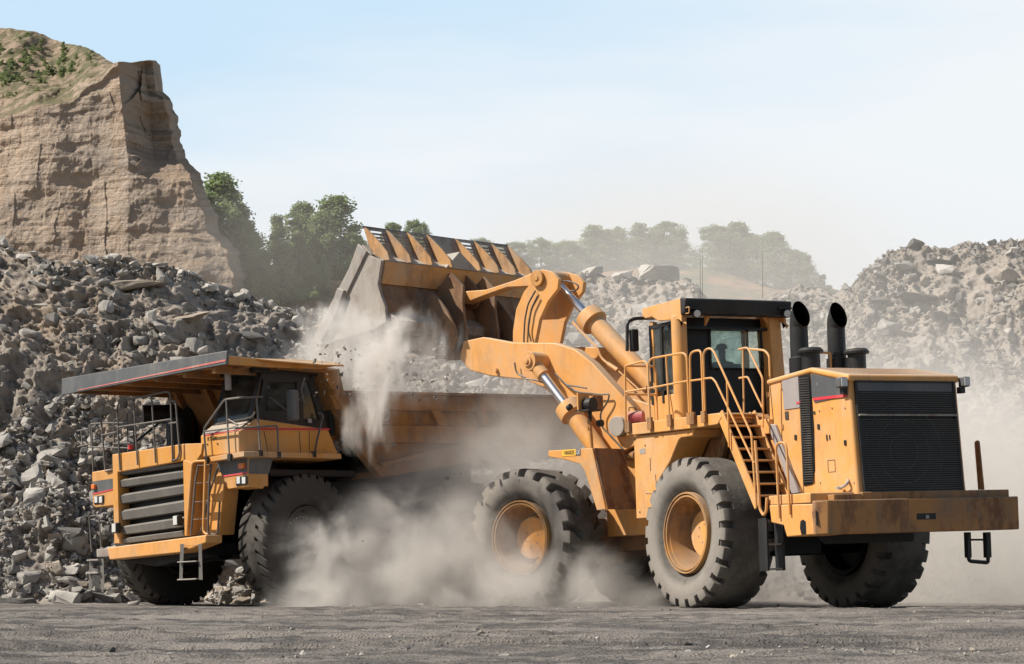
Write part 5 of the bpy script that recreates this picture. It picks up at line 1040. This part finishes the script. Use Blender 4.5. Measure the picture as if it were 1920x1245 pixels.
# platform below the cab
pl_ = 2.56; pf = 1.83
m = MB(TB); m.prism([F(392,857,pf), F(457,846,pf), F(458,856,pf), F(393,866,pf)], 'f', -.72, pf); plt = m.build('cab_platform', M['yellow_dirty'], truck, .01)
zpl = F(457,846,pf).z
# diagonal access ladder with handrails
m = MB(TB); m.prism([F(361,868,1.5), F(418,862,1.5), F(420,905,1.5), F(411,1003,1.5), F(350,1003,1.5)], 'f', 1.1, 1.5); m.build('ladder_back_panel', M['yellow'], truck, .02)
def tl(pts, f_, nm, mat, r=.018, rnd=.06): m = MB(TB); m.tube([T(x, y, 'f', f_) for x, y in pts], r, 8, rnd); return m.build(nm, mat, truck)
lad = tl([(372,872),(366,905),(358,1003)], 1.78, 'ladder', RL, .022)
m = MB(TB); m.tube([T(x,y,'f',1.78) for x, y in ((396,870),(392,905),(390,1000))], .022, 8); m.build('ladder_rail', RL, lad)
for y in (872, 905, 940, 973): m = MB(TB); m.box(T(370-(y-872)*.09,y+1.5,'f',1.78), T(392-(y-872)*.02,y-1.5,'f',1.78) + Vector((-.12,0,0))); m.build('rung', M['steel'], lad, .004)
tl([(350,1003),(355,935),(360,870),(365,865),(385,864)], 1.95, 'ladder_handrail', M['yellow'], .024)
tl([(385,864),(381,994),(384,1000),(390,1002)], 1.95, 'ladder_handrail', M['yellow'], .024)
tl([(372,1004),(379,990),(394,920),(412,868)], 1.6, 'ladder_handrail', RL, .02); tl([(392,1000),(404,1003),(409,997),(412,940)], 1.6, 'ladder_handrail', RL, .02)
# cab
cl = 2.50; cfr = 1.745
c0, c1 = F(376,826,cfr).y, cl
m = MB(TB)
zs = T(456,806,'f',cfr).z; zb_ = T(456,849,'f',cfr).z
sd = [T(456,806,'l',cl), T(616,805,'l',cl), T(638,860,'l',cl), T(456,850,'l',cl)]
m.prism([Vector((cfr,0,zb_)), Vector((cfr,0,zs-.02)), Vector((cfr-.45,0,zs+.25)), Vector((sd[1].x,0,sd[1].z)), Vector((sd[2].x,0,sd[2].z))], 'l', c0, cl); cab = m.build('cab', TY, truck, .03, seg=3)
# black upper cab with window openings (side wall pieces, pillars), roof
zr = T(560,697,'l',cl).z; fr0 = cfr - .42; U = lambda x, y: T(x, y, 'l', cl-.03)
m = MB(TB)
def sidep(pts, a=cl-.09, b=cl-.03): m.prism([U(x, y) for x, y in pts], 'l', a, b)
sidep([(487,803),(616,805),(610,786),(490,784)]); sidep([(490,700),(580,700),(582,716),(494,718)]); sidep([(478,803),(494,712),(502,712),(498,803)]); sidep([(556,716),(566,716),(570,786),(556,786)]); sidep([(585,700),(590,716),(612,790),(600,790),(578,716)]); sidep([(498,786),(498,770),(556,770),(556,786)])
z0w = zs + .27; m.box((fr0-2.2, c0+.02, z0w-.3), (fr0-2.1, cl-.1, zr)); m.box((fr0-2.2, c0+.02, zr-.06), (fr0-.05, cl-.03, zr+.06)); m.box((fr0-2.1, c0, z0w-.3), (fr0-1.2, c0+.06, zr))
ws = [T(405,790,'f',fr0), T(474,778,'f',fr0)]
m.hexa([Vector((fr0+.12,c0,z0w-.1)), Vector((fr0+.12,c0+.10,z0w-.1)), Vector((fr0+.06,c0+.10,z0w-.1)), Vector((fr0+.06,c0,z0w-.1))], [Vector((fr0-.25,c0,zr)), Vector((fr0-.25,c0+.10,zr)), Vector((fr0-.31,c0+.10,zr)), Vector((fr0-.31,c0,zr))])
m.hexa([Vector((fr0+.12,cl-.13,z0w-.1)), Vector((fr0+.12,cl-.03,z0w-.1)), Vector((fr0+.06,cl-.03,z0w-.1)), Vector((fr0+.06,cl-.13,z0w-.1))], [Vector((fr0-.25,cl-.13,zr)), Vector((fr0-.25,cl-.03,zr)), Vector((fr0-.31,cl-.03,zr)), Vector((fr0-.31,cl-.13,zr))])
up = m.build('cab_upper', M['black'], cab, .01)
m = MB(TB); m.hexa([Vector((fr0+.11,c0+.1,z0w-.1)), Vector((fr0+.11,cl-.13,z0w-.1)), Vector((fr0+.10,cl-.13,z0w-.1)), Vector((fr0+.10,c0+.1,z0w-.1))], [Vector((fr0-.26,c0+.1,zr)), Vector((fr0-.26,cl-.13,zr)), Vector((fr0-.27,cl-.13,zr)), Vector((fr0-.27,c0+.1,zr))]); m.build('windscreen', M['glass_dark'], cab)
m = MB(TB); m.prism([U(500,716), U(580,716), U(600,786), U(498,786)], 'l', cl-.07, cl-.06); m.build('side_window', M['glass_dark'], cab)
m = MB(TB); m.tube([T(405,795,'f',fr0+.15), T(472,782,'f',fr0+.15), T(478,772,'f',fr0+.1)], .022, 6, .06); m.tube([T(424,784,'f',fr0+.2), T(446,796,'f',fr0+.25)], .012, 5); m.build('wiper', M['steel'], cab)
m = MB(TB); m.hexa([Vector((cfr-.02,c0+.05,zs+.012)), Vector((cfr-.02,cl-.05,zs+.012)), Vector((cfr-.44,cl-.05,zs+.27)), Vector((cfr-.44,c0+.05,zs+.27))], [Vector((cfr-.02,c0+.05,zs+.03)), Vector((cfr-.02,cl-.05,zs+.03)), Vector((cfr-.44,cl-.05,zs+.29)), Vector((cfr-.44,c0+.05,zs+.29))]); m.build('cowl', M['lgrey'], cab)
m = MB(TB); m.prism([T(460,802,'l',cl), T(617,803,'l',cl), T(618,806.5,'l',cl), T(457,806,'l',cl)], 'l', cl+.004, cl+.010); m.prism([T(382,816,'f',cfr), T(452,804,'f',cfr), T(452,806,'f',cfr), T(382,818,'f',cfr)], 'f', cfr+.003, cfr+.006); m.build('red_stripe', M['red'], cab)
m = MB(TB)
for x0,y0,x1,y1 in ((495,808,503,852),(561,808,564,850),(580,808,580,852)): m.tube([T(x0,y0,'l',cl+.004), T(x1,y1,'l',cl+.004)], .008, 4)
for x,y in ((389,833),(408,832)): c = T(x,y,'f',cfr+.004); m.box(c+Vector((-.01,-.015,-.015)), c+Vector((.012,.015,.015)))
m.build('door_seam', M['markdark'], cab)
o0 = F(389,827.5,cfr); o1 = F(406.5,824.5,cfr); text_on('RT-24', TB, o0, o1-o0, (0,0,1), .085, M['markdark'], 'lettering', cab, .006)
m = MB(TB); m.box(T(577,785,'l',cl) , T(584,793,'l',cl)+Vector((0,.01,0))); m.build('door_sticker', M['lgrey'], cab)
# mirror + arm
m = MB(TB); m.tube([U(541,712)+Vector((0,.5,0)), U(537,735)+Vector((0,.45,0)), U(543,760)+Vector((0,.45,0))], .02, 6, .06); m.tube([U(505,745), U(520,772)+Vector((0,.3,0)), U(545,745)+Vector((0,.4,0))], .015, 6, .03); m.tube([U(592,775)+Vector((0,.06,0)), U(598,778)+Vector((0,.14,0)), U(585,830)+Vector((0,.14,0)), U(587,850)+Vector((0,.06,0))], .022, 6, .08); ma = m.build('mirror_arm', RL, truck)
m = MB(TB); a = T(541,731,'l',cl+.42); b = T(555,789,'l',cl+.42); m.box((b.x-.03, a.y-.10, b.z), (a.x-.0, a.y+.10, a.z)); m.build('mirror', M['grey'], ma, .05, seg=4)
# rails round the cab platform
rf = pf + .03
def R2(pts, f_=rf, exts=(), r=.02, nm='handrail', rnd=.08):
    m = MB(TB); m.tube([T(x,y,'f',f_) for x,y in pts], r, 8, rnd)
    for e in exts: m.tube([T(x,y,'f',f_) for x,y in e], r*.9, 8, .05)
    return m.build(nm, RL, truck)
R2([(387,862),(382,804),(421,749),(450,745.5)], exts=[[(424,748),(430,856)],[(383,809),(446,801)]])
rl2 = T(450,745.5,'f',rf).y
m = MB(TB); a = T(450,745.5,'f',rf); PL = lambda x, y: T(x, y, 'l', rl2); m.tube([a, PL(492,744)], .02, 8); m.tube([PL(481,745), PL(488,848)], .02, 8); m.tube([PL(440,803), PL(520,798), PL(522,853)], .02, 8, .06); m.build('handrail', RL, truck)
for x, y, k in ((388,862,0),(431,857,0)): c = T(x,y,'f',rf); m = MB(TB); m.box(c + Vector((-.02,-.045,-.08)), c + Vector((.03,.045,.06))); m.build('rail_bracket', K, plt)
for x, y in ((488,850),(522,853),(588,852)): c = PL(x,y); m = MB(TB); m.box(c + Vector((-.05,-.03,-.06)), c + Vector((.05,.03,.06))); m.build('rail_bracket', K, plt)
# rails over the radiator
gfr = gf + .03
R2([(226,880),(218,800),(220,790),(312,733.5),(318,734),(320,742),(326,866)][0:0] or [(225,882),(219.5,765),(224,753),(311,734.5),(318,736),(320,745),(324,866)], gfr, [[(220,801),(321,786)],[(250,746),(258,872)],[(284,740),(292,868)]])
R2([(320,752),(328,752),(330,760),(337,850),(332,862),(322,864)], gfr, [[(317,794),(331,792)]])
R2([(218,769),(192,774),(189,780),(198,888)], gfr-.15, [[(190,816),(219,810)]])
R2([(212,880),(198,884),(160,885)][0:2], gfr-.1)
m = MB(TB); z = T(219.5,790,'f',.6)
for pts in (((172,840),(168,795),(195,793),(250,793)),((172,800),(175,890)),((145,808),(166,804)),((152,806),(155,835)),((146,838),(170,832)),((214,838),(213,790),(218,785),(224,785)),((240,846),(238,775),(243,772),(249,776),(252,846)),((168,838),(240,840)),((212,832),(245,830))): m.tube([T(x,y,'f',.9) for x,y in pts], .017, 6, .07)
m.build('handrail', RL, truck)
m = MB(TB); c = T(246,842,'f',.9); c2 = T(247,833,'f',.9); m.cyl(c, c2, .075, seg=12); m.build('fire_bottle', M['red'], truck)
m = MB(TB); dz2 = F(280,850,gf).z; m.box((-1.0, gl-.9, dz2-.10), (gf-.02, .6, dz2-.02)) if False else m.box((-1.0, gl+.02, dz2-.16), (gf-1.1, .6, dz2-.06)); m.build('walkway', M['grille_grey'], truck)
m = MB(TB); c = T(268,777,'f',.2); m.cyl(c, c + Vector((-.9,.55,0)), .21, seg=20); m.cyl(c + Vector((-.85,.5,.1)), c + Vector((-.85,.5,-1.1)), .22, seg=20); m.cyl(c + Vector((-.3,.9,-.15)), c + Vector((-.3,.9,-1.0)), .3, seg=20); m.cyl(c + Vector((-.6,-.1,-.1)), c + Vector((.5,.1,-.75)), .03, seg=6); m.build('air_cleaner', M['darkin'], truck)
# canopy
cw_, cf = 2.78, 2.22
ct, cb = T(437,655,'f',cf), T(437,681,'f',cf); ct2, cb2 = T(126,708,'f',cf), T(128,739,'f',cf)
m = MB(TB); m.hexa([Vector((cf,cw_,cb.z)), Vector((cf,-cw_,cb2.z)), Vector((cf-.06,-cw_,cb2.z)), Vector((cf-.06,cw_,cb.z))], [Vector((cf-.02,cw_,ct.z)), Vector((cf-.02,-cw_,ct2.z)), Vector((cf-.08,-cw_,ct2.z)), Vector((cf-.08,cw_,ct.z))]); can = m.build('canopy_front', M['grey'], truck, .012)
zc0, zc1 = ct.z, ct2.z; zb0, zb1 = cb.z, cb2.z
m = MB(TB); e = (zb0-zb1)*.0; m.hexa([Vector((cf+.006,cw_-.02,zb0+.06)), Vector((cf+.006,-cw_+.6,zb1+.045)), Vector((cf+.002,-cw_+.6,zb1+.045)), Vector((cf+.002,cw_-.02,zb0+.06))], [Vector((cf+.0,cw_-.02,zb0+.10)), Vector((cf+.0,-cw_+.6,zb1+.06)), Vector((cf-.004,-cw_+.6,zb1+.06)), Vector((cf-.004,cw_-.02,zb0+.10))]); m.build('red_stripe', M['red_faded'], can)
kb = -.47                                           # where the canopy meets the body's front wall
zk = T(632,683,'l',cw_).z
cs = [Vector((cf-.06,0,zb0)), Vector((cf-.06,0,zb0+.17)), T(480,672,'l',cw_), T(560,674,'l',cw_), T(628,680,'l',cw_), T(632,686,'l',cw_), T(600,692,'l',cw_), T(520,689,'l',cw_)]
m = MB(TB); m.prism(cs, 'l', cw_-.07, cw_); m.build('canopy_edge', TY, can, .01)
m = MB(TB); m.prism(cs, 'l', -cw_, -cw_+.07); m.build('canopy_edge', TY, can, .01)
bot = T(600,692,'l',cw_).z
m = MB(TB); m.hexa([Vector((cf-.06,cw_-.07,zb0+.05)), Vector((cf-.06,-cw_+.07,zb1+.05)), Vector((kb,-cw_+.07,zk-.18)), Vector((kb,cw_-.07,zk-.18))], [Vector((cf-.06,cw_-.07,zb0+.09)), Vector((cf-.06,-cw_+.07,zb1+.09)), Vector((kb,-cw_+.07,zk-.12)), Vector((kb,cw_-.07,zk-.12))]); m.build('canopy_sheet', BY, can)
for k in range(6):
    l0 = cw_ - .5 - k * .93; m = MB(TB); m.box((kb, l0-.05, min(zb0, zk-.18)-.08), (cf-.08, l0+.05, zb0+.04)); m.build('canopy_rib', BY, can)
for k in range(3):
    f_ = cf - .6 - k*.8; m = MB(TB); m.box((f_-.04, -cw_+.08, zb0-.03), (f_+.04, cw_-.08, zb0+.06)); m.build('canopy_rib', BY, can)
# top lit skirt from canopy back to the body corner
m = MB(TB); m.plate([T(478,673,'l',cw_), T(560,675,'l',cw_), T(632,681,'l',cw_), T(630,688,'l',cw_)+Vector((0,.25,0)), T(590,687,'l',cw_)+Vector((0,.25,0)), T(500,678,'l',cw_)+Vector((0,.15,0))], .03); m.build('canopy_flare', TY, can, .008)
m = MB(TB); c = T(427,700,'f',1.6); m.cyl(c, c + Vector((0,0,-.33)), .065, seg=12); m.build('canopy_bumper', M['lgrey'], can)
# body
bw_ = 2.62; BP = lambda x, y, l=bw_: T(x, y, 'l', l)
zt0 = BP(620,735).z
side_out = [BP(600,690), BP(630,690), BP(617,735), BP(1150,747), BP(1165,800), BP(1060,835), BP(965,851), BP(870,873), BP(710,897), BP(662,838)]
rear_f = BP(1150,747).x
for s in (1, -1):
    m = MB(TB); so = [BP(596,688), BP(632,690), BP(650,735), BP(1130,746), BP(1150,790), BP(965,851), BP(711,897), BP(664,838), BP(640,770)]
    m.prism(so, 'l', s*(bw_-.12), s*(bw_-.06)); o = m.build('body_side', BY, truck)
    if s == 1: bodyside = o
m = MB(TB)
l_ = bw_-.06
def rib(pts, d=.14): m.prism([BP(x, y) for x, y in pts], 'l', l_, l_+d)
rib([(617,733),(1150,744),(1152,749),(617,738)], .22); br = m.build('top_rail', BY, bodyside, .01); 
for nm_, pts, d in (('upper_band', [(618,738),(1150,749),(1148,776),(640,768),(628,768)], .10), ('middle_band', [(640,797),(1150,803),(1100,832),(960,832),(660,830),(650,815)], .12), ('lower_band', [(706,872),(868,836),(860,831),(965,832),(1100,833),(965,851),(711,897),(690,868)], .12), ('front_band', [(600,695),(632,692),(640,735),(664,770),(690,830),(712,897),(664,838),(640,775),(612,720)], .14)):
    m = MB(TB); rib(pts, d); m.build(nm_, BY, bodyside, .012)
m = MB(TB); rib([(708,868),(862,832),(866,836),(712,877)], .16); m.build('sloping_rib', BY, bodyside, .01)
for x in (806, 890, 975, 1060): m = MB(TB); rib([(x,768+ (x-700)*.012),(x+16,768+ (x-700)*.012),(x+30,799),(x+14,799)], .12); m.build('rib', BY, bodyside, .01)
f0 = BP(600,690).x; f1 = BP(664,838).x; f2 = BP(711,897).x; zz0, zz1, zz2 = BP(600,690).z, BP(664,838).z, BP(711,897).z
m = MB(TB); m.hexa([(f0,-bw_+.1,zz0),(f0,bw_-.1,zz0),(f1,bw_-.1,zz1),(f1,-bw_+.1,zz1)], [(f0-.08,-bw_+.1,zz0),(f0-.08,bw_-.1,zz0),(f1-.08,bw_-.1,zz1),(f1-.08,-bw_+.1,zz1)]); m.build('body_front_wall', BY, truck)
for k in range(5): l0 = 2.1 - k*1.05; m = MB(TB); m.hexa([(f0,l0-.06,zz0-.05),(f0,l0+.06,zz0-.05),(f1,l0+.06,zz1),(f1,l0-.06,zz1)], [(f0+.14,l0-.06,zz0-.05),(f0+.14,l0+.06,zz0-.05),(f1+.14,l0+.06,zz1),(f1+.14,l0-.06,zz1)]); m.build('front_wall_rib', BY, truck)
a = BP(711,897); b = BP(965,851); c = BP(1150,790)
m = MB(TB); m.hexa([(a.x,-bw_+.1,a.z+.02),(a.x,bw_-.1,a.z+.02),(c.x,bw_-.1,c.z),(c.x,-bw_+.1,c.z)], [(a.x,-bw_+.1,a.z+.15),(a.x,bw_-.1,a.z+.15),(c.x,bw_-.1,c.z+.15),(c.x,-bw_+.1,c.z+.15)]); m.build('body_floor', BY, truck)
o0 = BP(673,789); o1 = BP(722,790); text_on('777D', TB, o0 + Vector((0,.16,0)), o1-o0, (0,0,1), .26, M['lgrey'], 'lettering', bodyside, .004)
m = MB(TB); m.prism([BP(652,768), BP(724,770), BP(726,796), BP(668,796)], 'l', l_, l_+.15); m.build('number_panel', BY, bodyside)
m = MB(TB); m.prism([BP(640,735,2.3), BP(760,737,2.3), BP(760,742,2.3), BP(640,742,2.3)], 'l', 2.2, 2.4) if False else None
# load heaped in the body
r = np.random.default_rng(91); n = 1500; ff = r.uniform(c.x+.8, f0-.3, n); lv_ = r.uniform(-bw_+.2, bw_-.2, n)
hzr = 3.35 + 1.25 * np.exp(-((ff+4.0)/2.0)**2 - (lv_/1.7)**2) + r.uniform(-.15, .1, n); hzr = np.minimum(hzr, 4.9)
Mn = np.array(TB.M); pts = (Mn[:3,:3] @ np.stack([ff, lv_, hzr])).T + Mn[:3,3]
o = scatter('rock_load', pts, np.minimum(.16*(1-r.random(n))**-.45, .6), [M['rockA'], M['rockP'], M['rockB']], 92, 'heap of grey broken rock already lying in the truck body')
# mass under the load
fx, ly = np.meshgrid(np.linspace(c.x+.3, f0-.2, 40), np.linspace(-bw_+.15, bw_-.15, 24), indexing='ij'); hz_ = 3.2 + 1.25*np.exp(-((fx+4.0)/2.0)**2 - (ly/1.7)**2) + (fbm(fx*1.3, ly*1.3, 95, 4)-.5)*.5; hz_ = np.minimum(hz_, 4.8)
w3 = np.einsum('ij,jab->iab', Mn[:3,:3], np.stack([fx, ly, hz_])) + Mn[:3,3][:,None,None]
tag(sheet('soil_load', w3[0], w3[1], w3[2], M['soil']), 'grey soil and fines filling the truck body under the rocks', 'soil', kind='stuff')
# ------------------------------------------------------------------ dust: even-coloured dust in soft clouds of real depth
def dustmat(name, dens, sc=1.0, lo=.42, hi=.75, seed=0., stretch=(1,1,1), aniso=.1, edge=.55, rot=0.0, col=(.975,.945,.90), wr_=.24):
    m = bpy.data.materials.new(name); m.use_nodes = True; nt = m.node_tree; nt.nodes.clear(); N = nt.nodes.new; K = nt.links.new
    out = N('ShaderNodeOutputMaterial'); v = N('ShaderNodeVolumePrincipled'); v.inputs['Color'].default_value = (*col, 1); v.inputs['Anisotropy'].default_value = aniso
    tc = N('ShaderNodeTexCoord'); geo = N('ShaderNodeNewGeometry'); ln = N('ShaderNodeVectorMath'); ln.operation = 'LENGTH'; K(tc.outputs['Object'], ln.inputs[0])
    mp = N('ShaderNodeMapping'); mp.inputs['Scale'].default_value = stretch; mp.inputs['Location'].default_value = (seed, seed*.7, seed*1.3); mp.inputs['Rotation'].default_value = (0, rot, 0); K(geo.outputs['Position'], mp.inputs[0])
    n = N('ShaderNodeTexNoise'); n.inputs['Scale'].default_value = sc; n.inputs['Detail'].default_value = 7; n.inputs['Roughness'].default_value = .62; n.inputs['Distortion'].default_value = .35; K(mp.outputs[0], n.inputs[0])
    def rg(x, a, b, c, d):
        q = N('ShaderNodeMapRange'); q.interpolation_type = 'SMOOTHSTEP'
        for i, val in enumerate((a, b, c, d)): q.inputs[i+1].default_value = val
        K(x, q.inputs[0]); return q.outputs[0]
    f = rg(ln.outputs['Value'], edge, 1.0, 1, 0); r2 = N('ShaderNodeMath'); r2.operation = 'POWER'; K(ln.outputs['Value'], r2.inputs[0]); r2.inputs[1].default_value = 2.0
    w2 = N('ShaderNodeMath'); w2.operation = 'MULTIPLY'; K(r2.outputs[0], w2.inputs[0]); w2.inputs[1].default_value = wr_
    s2 = N('ShaderNodeMath'); s2.operation = 'SUBTRACT'; K(n.outputs[0], s2.inputs[0]); K(w2.outputs[0], s2.inputs[1])
    q = rg(s2.outputs[0], lo, hi, 0, 1)
    # the cloud's own outline is torn by the noise: the fall-off is subtracted before the threshold
    sub = N('ShaderNodeMath'); sub.operation = 'MULTIPLY'; K(f, sub.inputs[0]); K(q, sub.inputs[1]); mu = N('ShaderNodeMath'); mu.operation = 'MULTIPLY'; K(sub.outputs[0], mu.inputs[0]); mu.inputs[1].default_value = dens
    K(mu.outputs[0], v.inputs['Density']); K(v.outputs[0], out.inputs['Volume']); return m
def puff(name, c0, size, mat, label, roty=0, rotz=0):
    me = bpy.data.meshes.new(name); bm = bmesh.new(); bmesh.ops.create_icosphere(bm, subdivisions=3, radius=1.03); bm.to_mesh(me); bm.free(); me.materials.append(mat)
    o = bpy.data.objects.new(name, me); COL.objects.link(o); o.location = c0; o.scale = size; o.rotation_euler = (0, rad(roty), rad(rotz)); return tag(o, label, 'dust', kind='stuff')
def W(px, py, Y): return Vector(((px-CX)/FP*Y, Y, CH + (HY-py)/FP*Y))
# (1) low rolling cloud on the floor between truck and loader
puff('dust_cloud', W(770,1100,44.6), (3.7,1.7,2.3), dustmat('dust_floor_a', 1.35, .8, .27, .60, 3.1, edge=.7, rot=.6), 'thick low dust cloud rolling over the floor between the two machines')
puff('dust_cloud', W(1000,1140,43.3), (3.2,1.0,1.55), dustmat('dust_floor_b', 1.2, .9, .30, .64, 7.7, edge=.7), 'pale dust boiling round the front wheel of the loader')
puff('dust_cloud', W(640,1085,44.0), (1.25,.8,1.7), dustmat('dust_floor_c', 1.5, 1.1, .33, .56, 5.2, edge=.7), 'dust puff in front of the near front tyre of the truck')
puff('dust_cloud', W(960,985,46.6), (4.2,1.9,2.7), dustmat('dust_mid', .5, .5, .28, .60, 9.3, edge=.7, rot=.7), 'thinner dust veil rising in front of the truck body and rear wheels')
puff('dust_cloud', W(1020,830,47.0), (3.2,2.0,2.4), dustmat('dust_mid_b', .34, .45, .28, .62, 19.3, edge=.6), 'dust drifting over the tail of the truck body beneath the lift arms')
# (2) dust and fines pouring from the bucket
puff('dust_plume', W(706,735,43.5), (1.05,.6,1.8), dustmat('dust_pour_a', 3.6, 1.9, .37, .55, 1.3, (1,1,.35), rot=.25, edge=.75, wr_=.34), 'column of dust pouring down from the tipped bucket in front of the truck body', 12)
puff('dust_plume', W(765,650,43.6), (1.3,.6,1.0), dustmat('dust_pour_e', 2.8, 1.8, .34, .58, 4.3, (1,1,.45), rot=.5, edge=.75, wr_=.3), 'dust spreading off the heel of the bucket at the head of the column', -25)
puff('dust_plume', W(655,612,44.2), (1.5,.6,.7), dustmat('dust_pour_b', 2.3, 1.8, .34, .58, 2.9, edge=.75, wr_=.3), 'dust smoking off the side plate and lip of the bucket', 10)
puff('dust_plume', W(640,690,46.4), (1.5,1.4,1.6), dustmat('dust_pour_c', 2.0, 1.5, .32, .56, 6.1, (1,1,.35), edge=.75, wr_=.28), 'dust curtain falling behind the truck canopy')
puff('dust_plume', W(770,700,47.4), (2.1,1.4,1.3), dustmat('dust_pour_d', .6, 1.1, .34, .60, 8.1, (1,1,.4), edge=.7), 'shaded dust hanging under the bucket above the load')
# (3) drifting veil behind the loader
puff('dust_cloud', W(1200,760,59.0), (10.5,8.5,7.2), dustmat('dust_back_a', .065, .14, .15, .70, 4.0, edge=.4, wr_=.15), 'wide thin dust veil drifting behind the loader arms and cab')
puff('dust_cloud', W(1880,980,50.5), (10.0,6.5,5.2), dustmat('dust_back_b', .34, .20, .15, .64, 11.0, edge=.4, wr_=.15), 'dust veil filling the air behind the loader engine and rear wheels')
puff('dust_cloud', W(1750,720,60.0), (10.5,7.5,6.6), dustmat('dust_back_d', .05, .15, .12, .62, 23.0, edge=.4, wr_=.15), 'thin dust haze in front of the right hand rubble slope')
puff('dust_cloud', W(1180,970,48.6), (5.6,2.3,2.8), dustmat('dust_back_c', .5, .35, .24, .62, 13.0, edge=.5), 'brown dust hanging between the loader wheels')
puff('dust_cloud', W(1230,490,92.0), (15.0,16.0,5.4), dustmat('dust_trees', .034, .07, .12, .62, 15.0, edge=.4, wr_=.15), 'dust haze in front of the far trees')
puff('dust_cloud', W(540,470,104.0), (7.5,6,5.2), dustmat('dust_left_trees', .03, .07, .1, .6, 31.0, edge=.3, wr_=.1), 'very thin haze in front of the trees beside the cliff')
# stones in free fall under the bucket
for i, (px, py, Y_, s, lab) in enumerate(((663,844,43.5,.06,'small bright stone falling in front of the truck body, left one'),(838,896,44.0,.13,'largest stone in mid air, above the dust beside the loader front wheel'),(724,826,43.6,.045,'tiny stone falling right of the dust column'),(757,864,43.8,.035,'tiny stone falling below the sloping rib of the truck body'),(688,747,43.5,.05,'small stone falling inside the dust column'),(680,1014,43.8,.05,'small stone falling low beside the near front tyre'),(728,996,43.8,.04,'tiny stone falling just above the low dust cloud'),(864,888,43.9,.04,'tiny stone in mid air right of the largest falling stone'))):
    o = boulder(i + 2, W(px, py, Y_), s, lab); o.name = 'falling_stone'; o['category'] = 'stone'
r = np.random.default_rng(33); n = 420; tt = r.random(n); cx = 590 + 250*r.random(n); cy = 640 + 110*r.random(n); yq = r.uniform(44.2, 47.5, n)
scatter('falling_rubble', np.stack([(cx-CX)/FP*yq, yq, CH+(HY-cy)/FP*yq], -1), np.minimum(.018*(1-r.random(n))**-.6, .13), [M['rockB'], M['rockA'], M['rockP']], 34, 'stones and fines tumbling out of the bucket into the truck body')
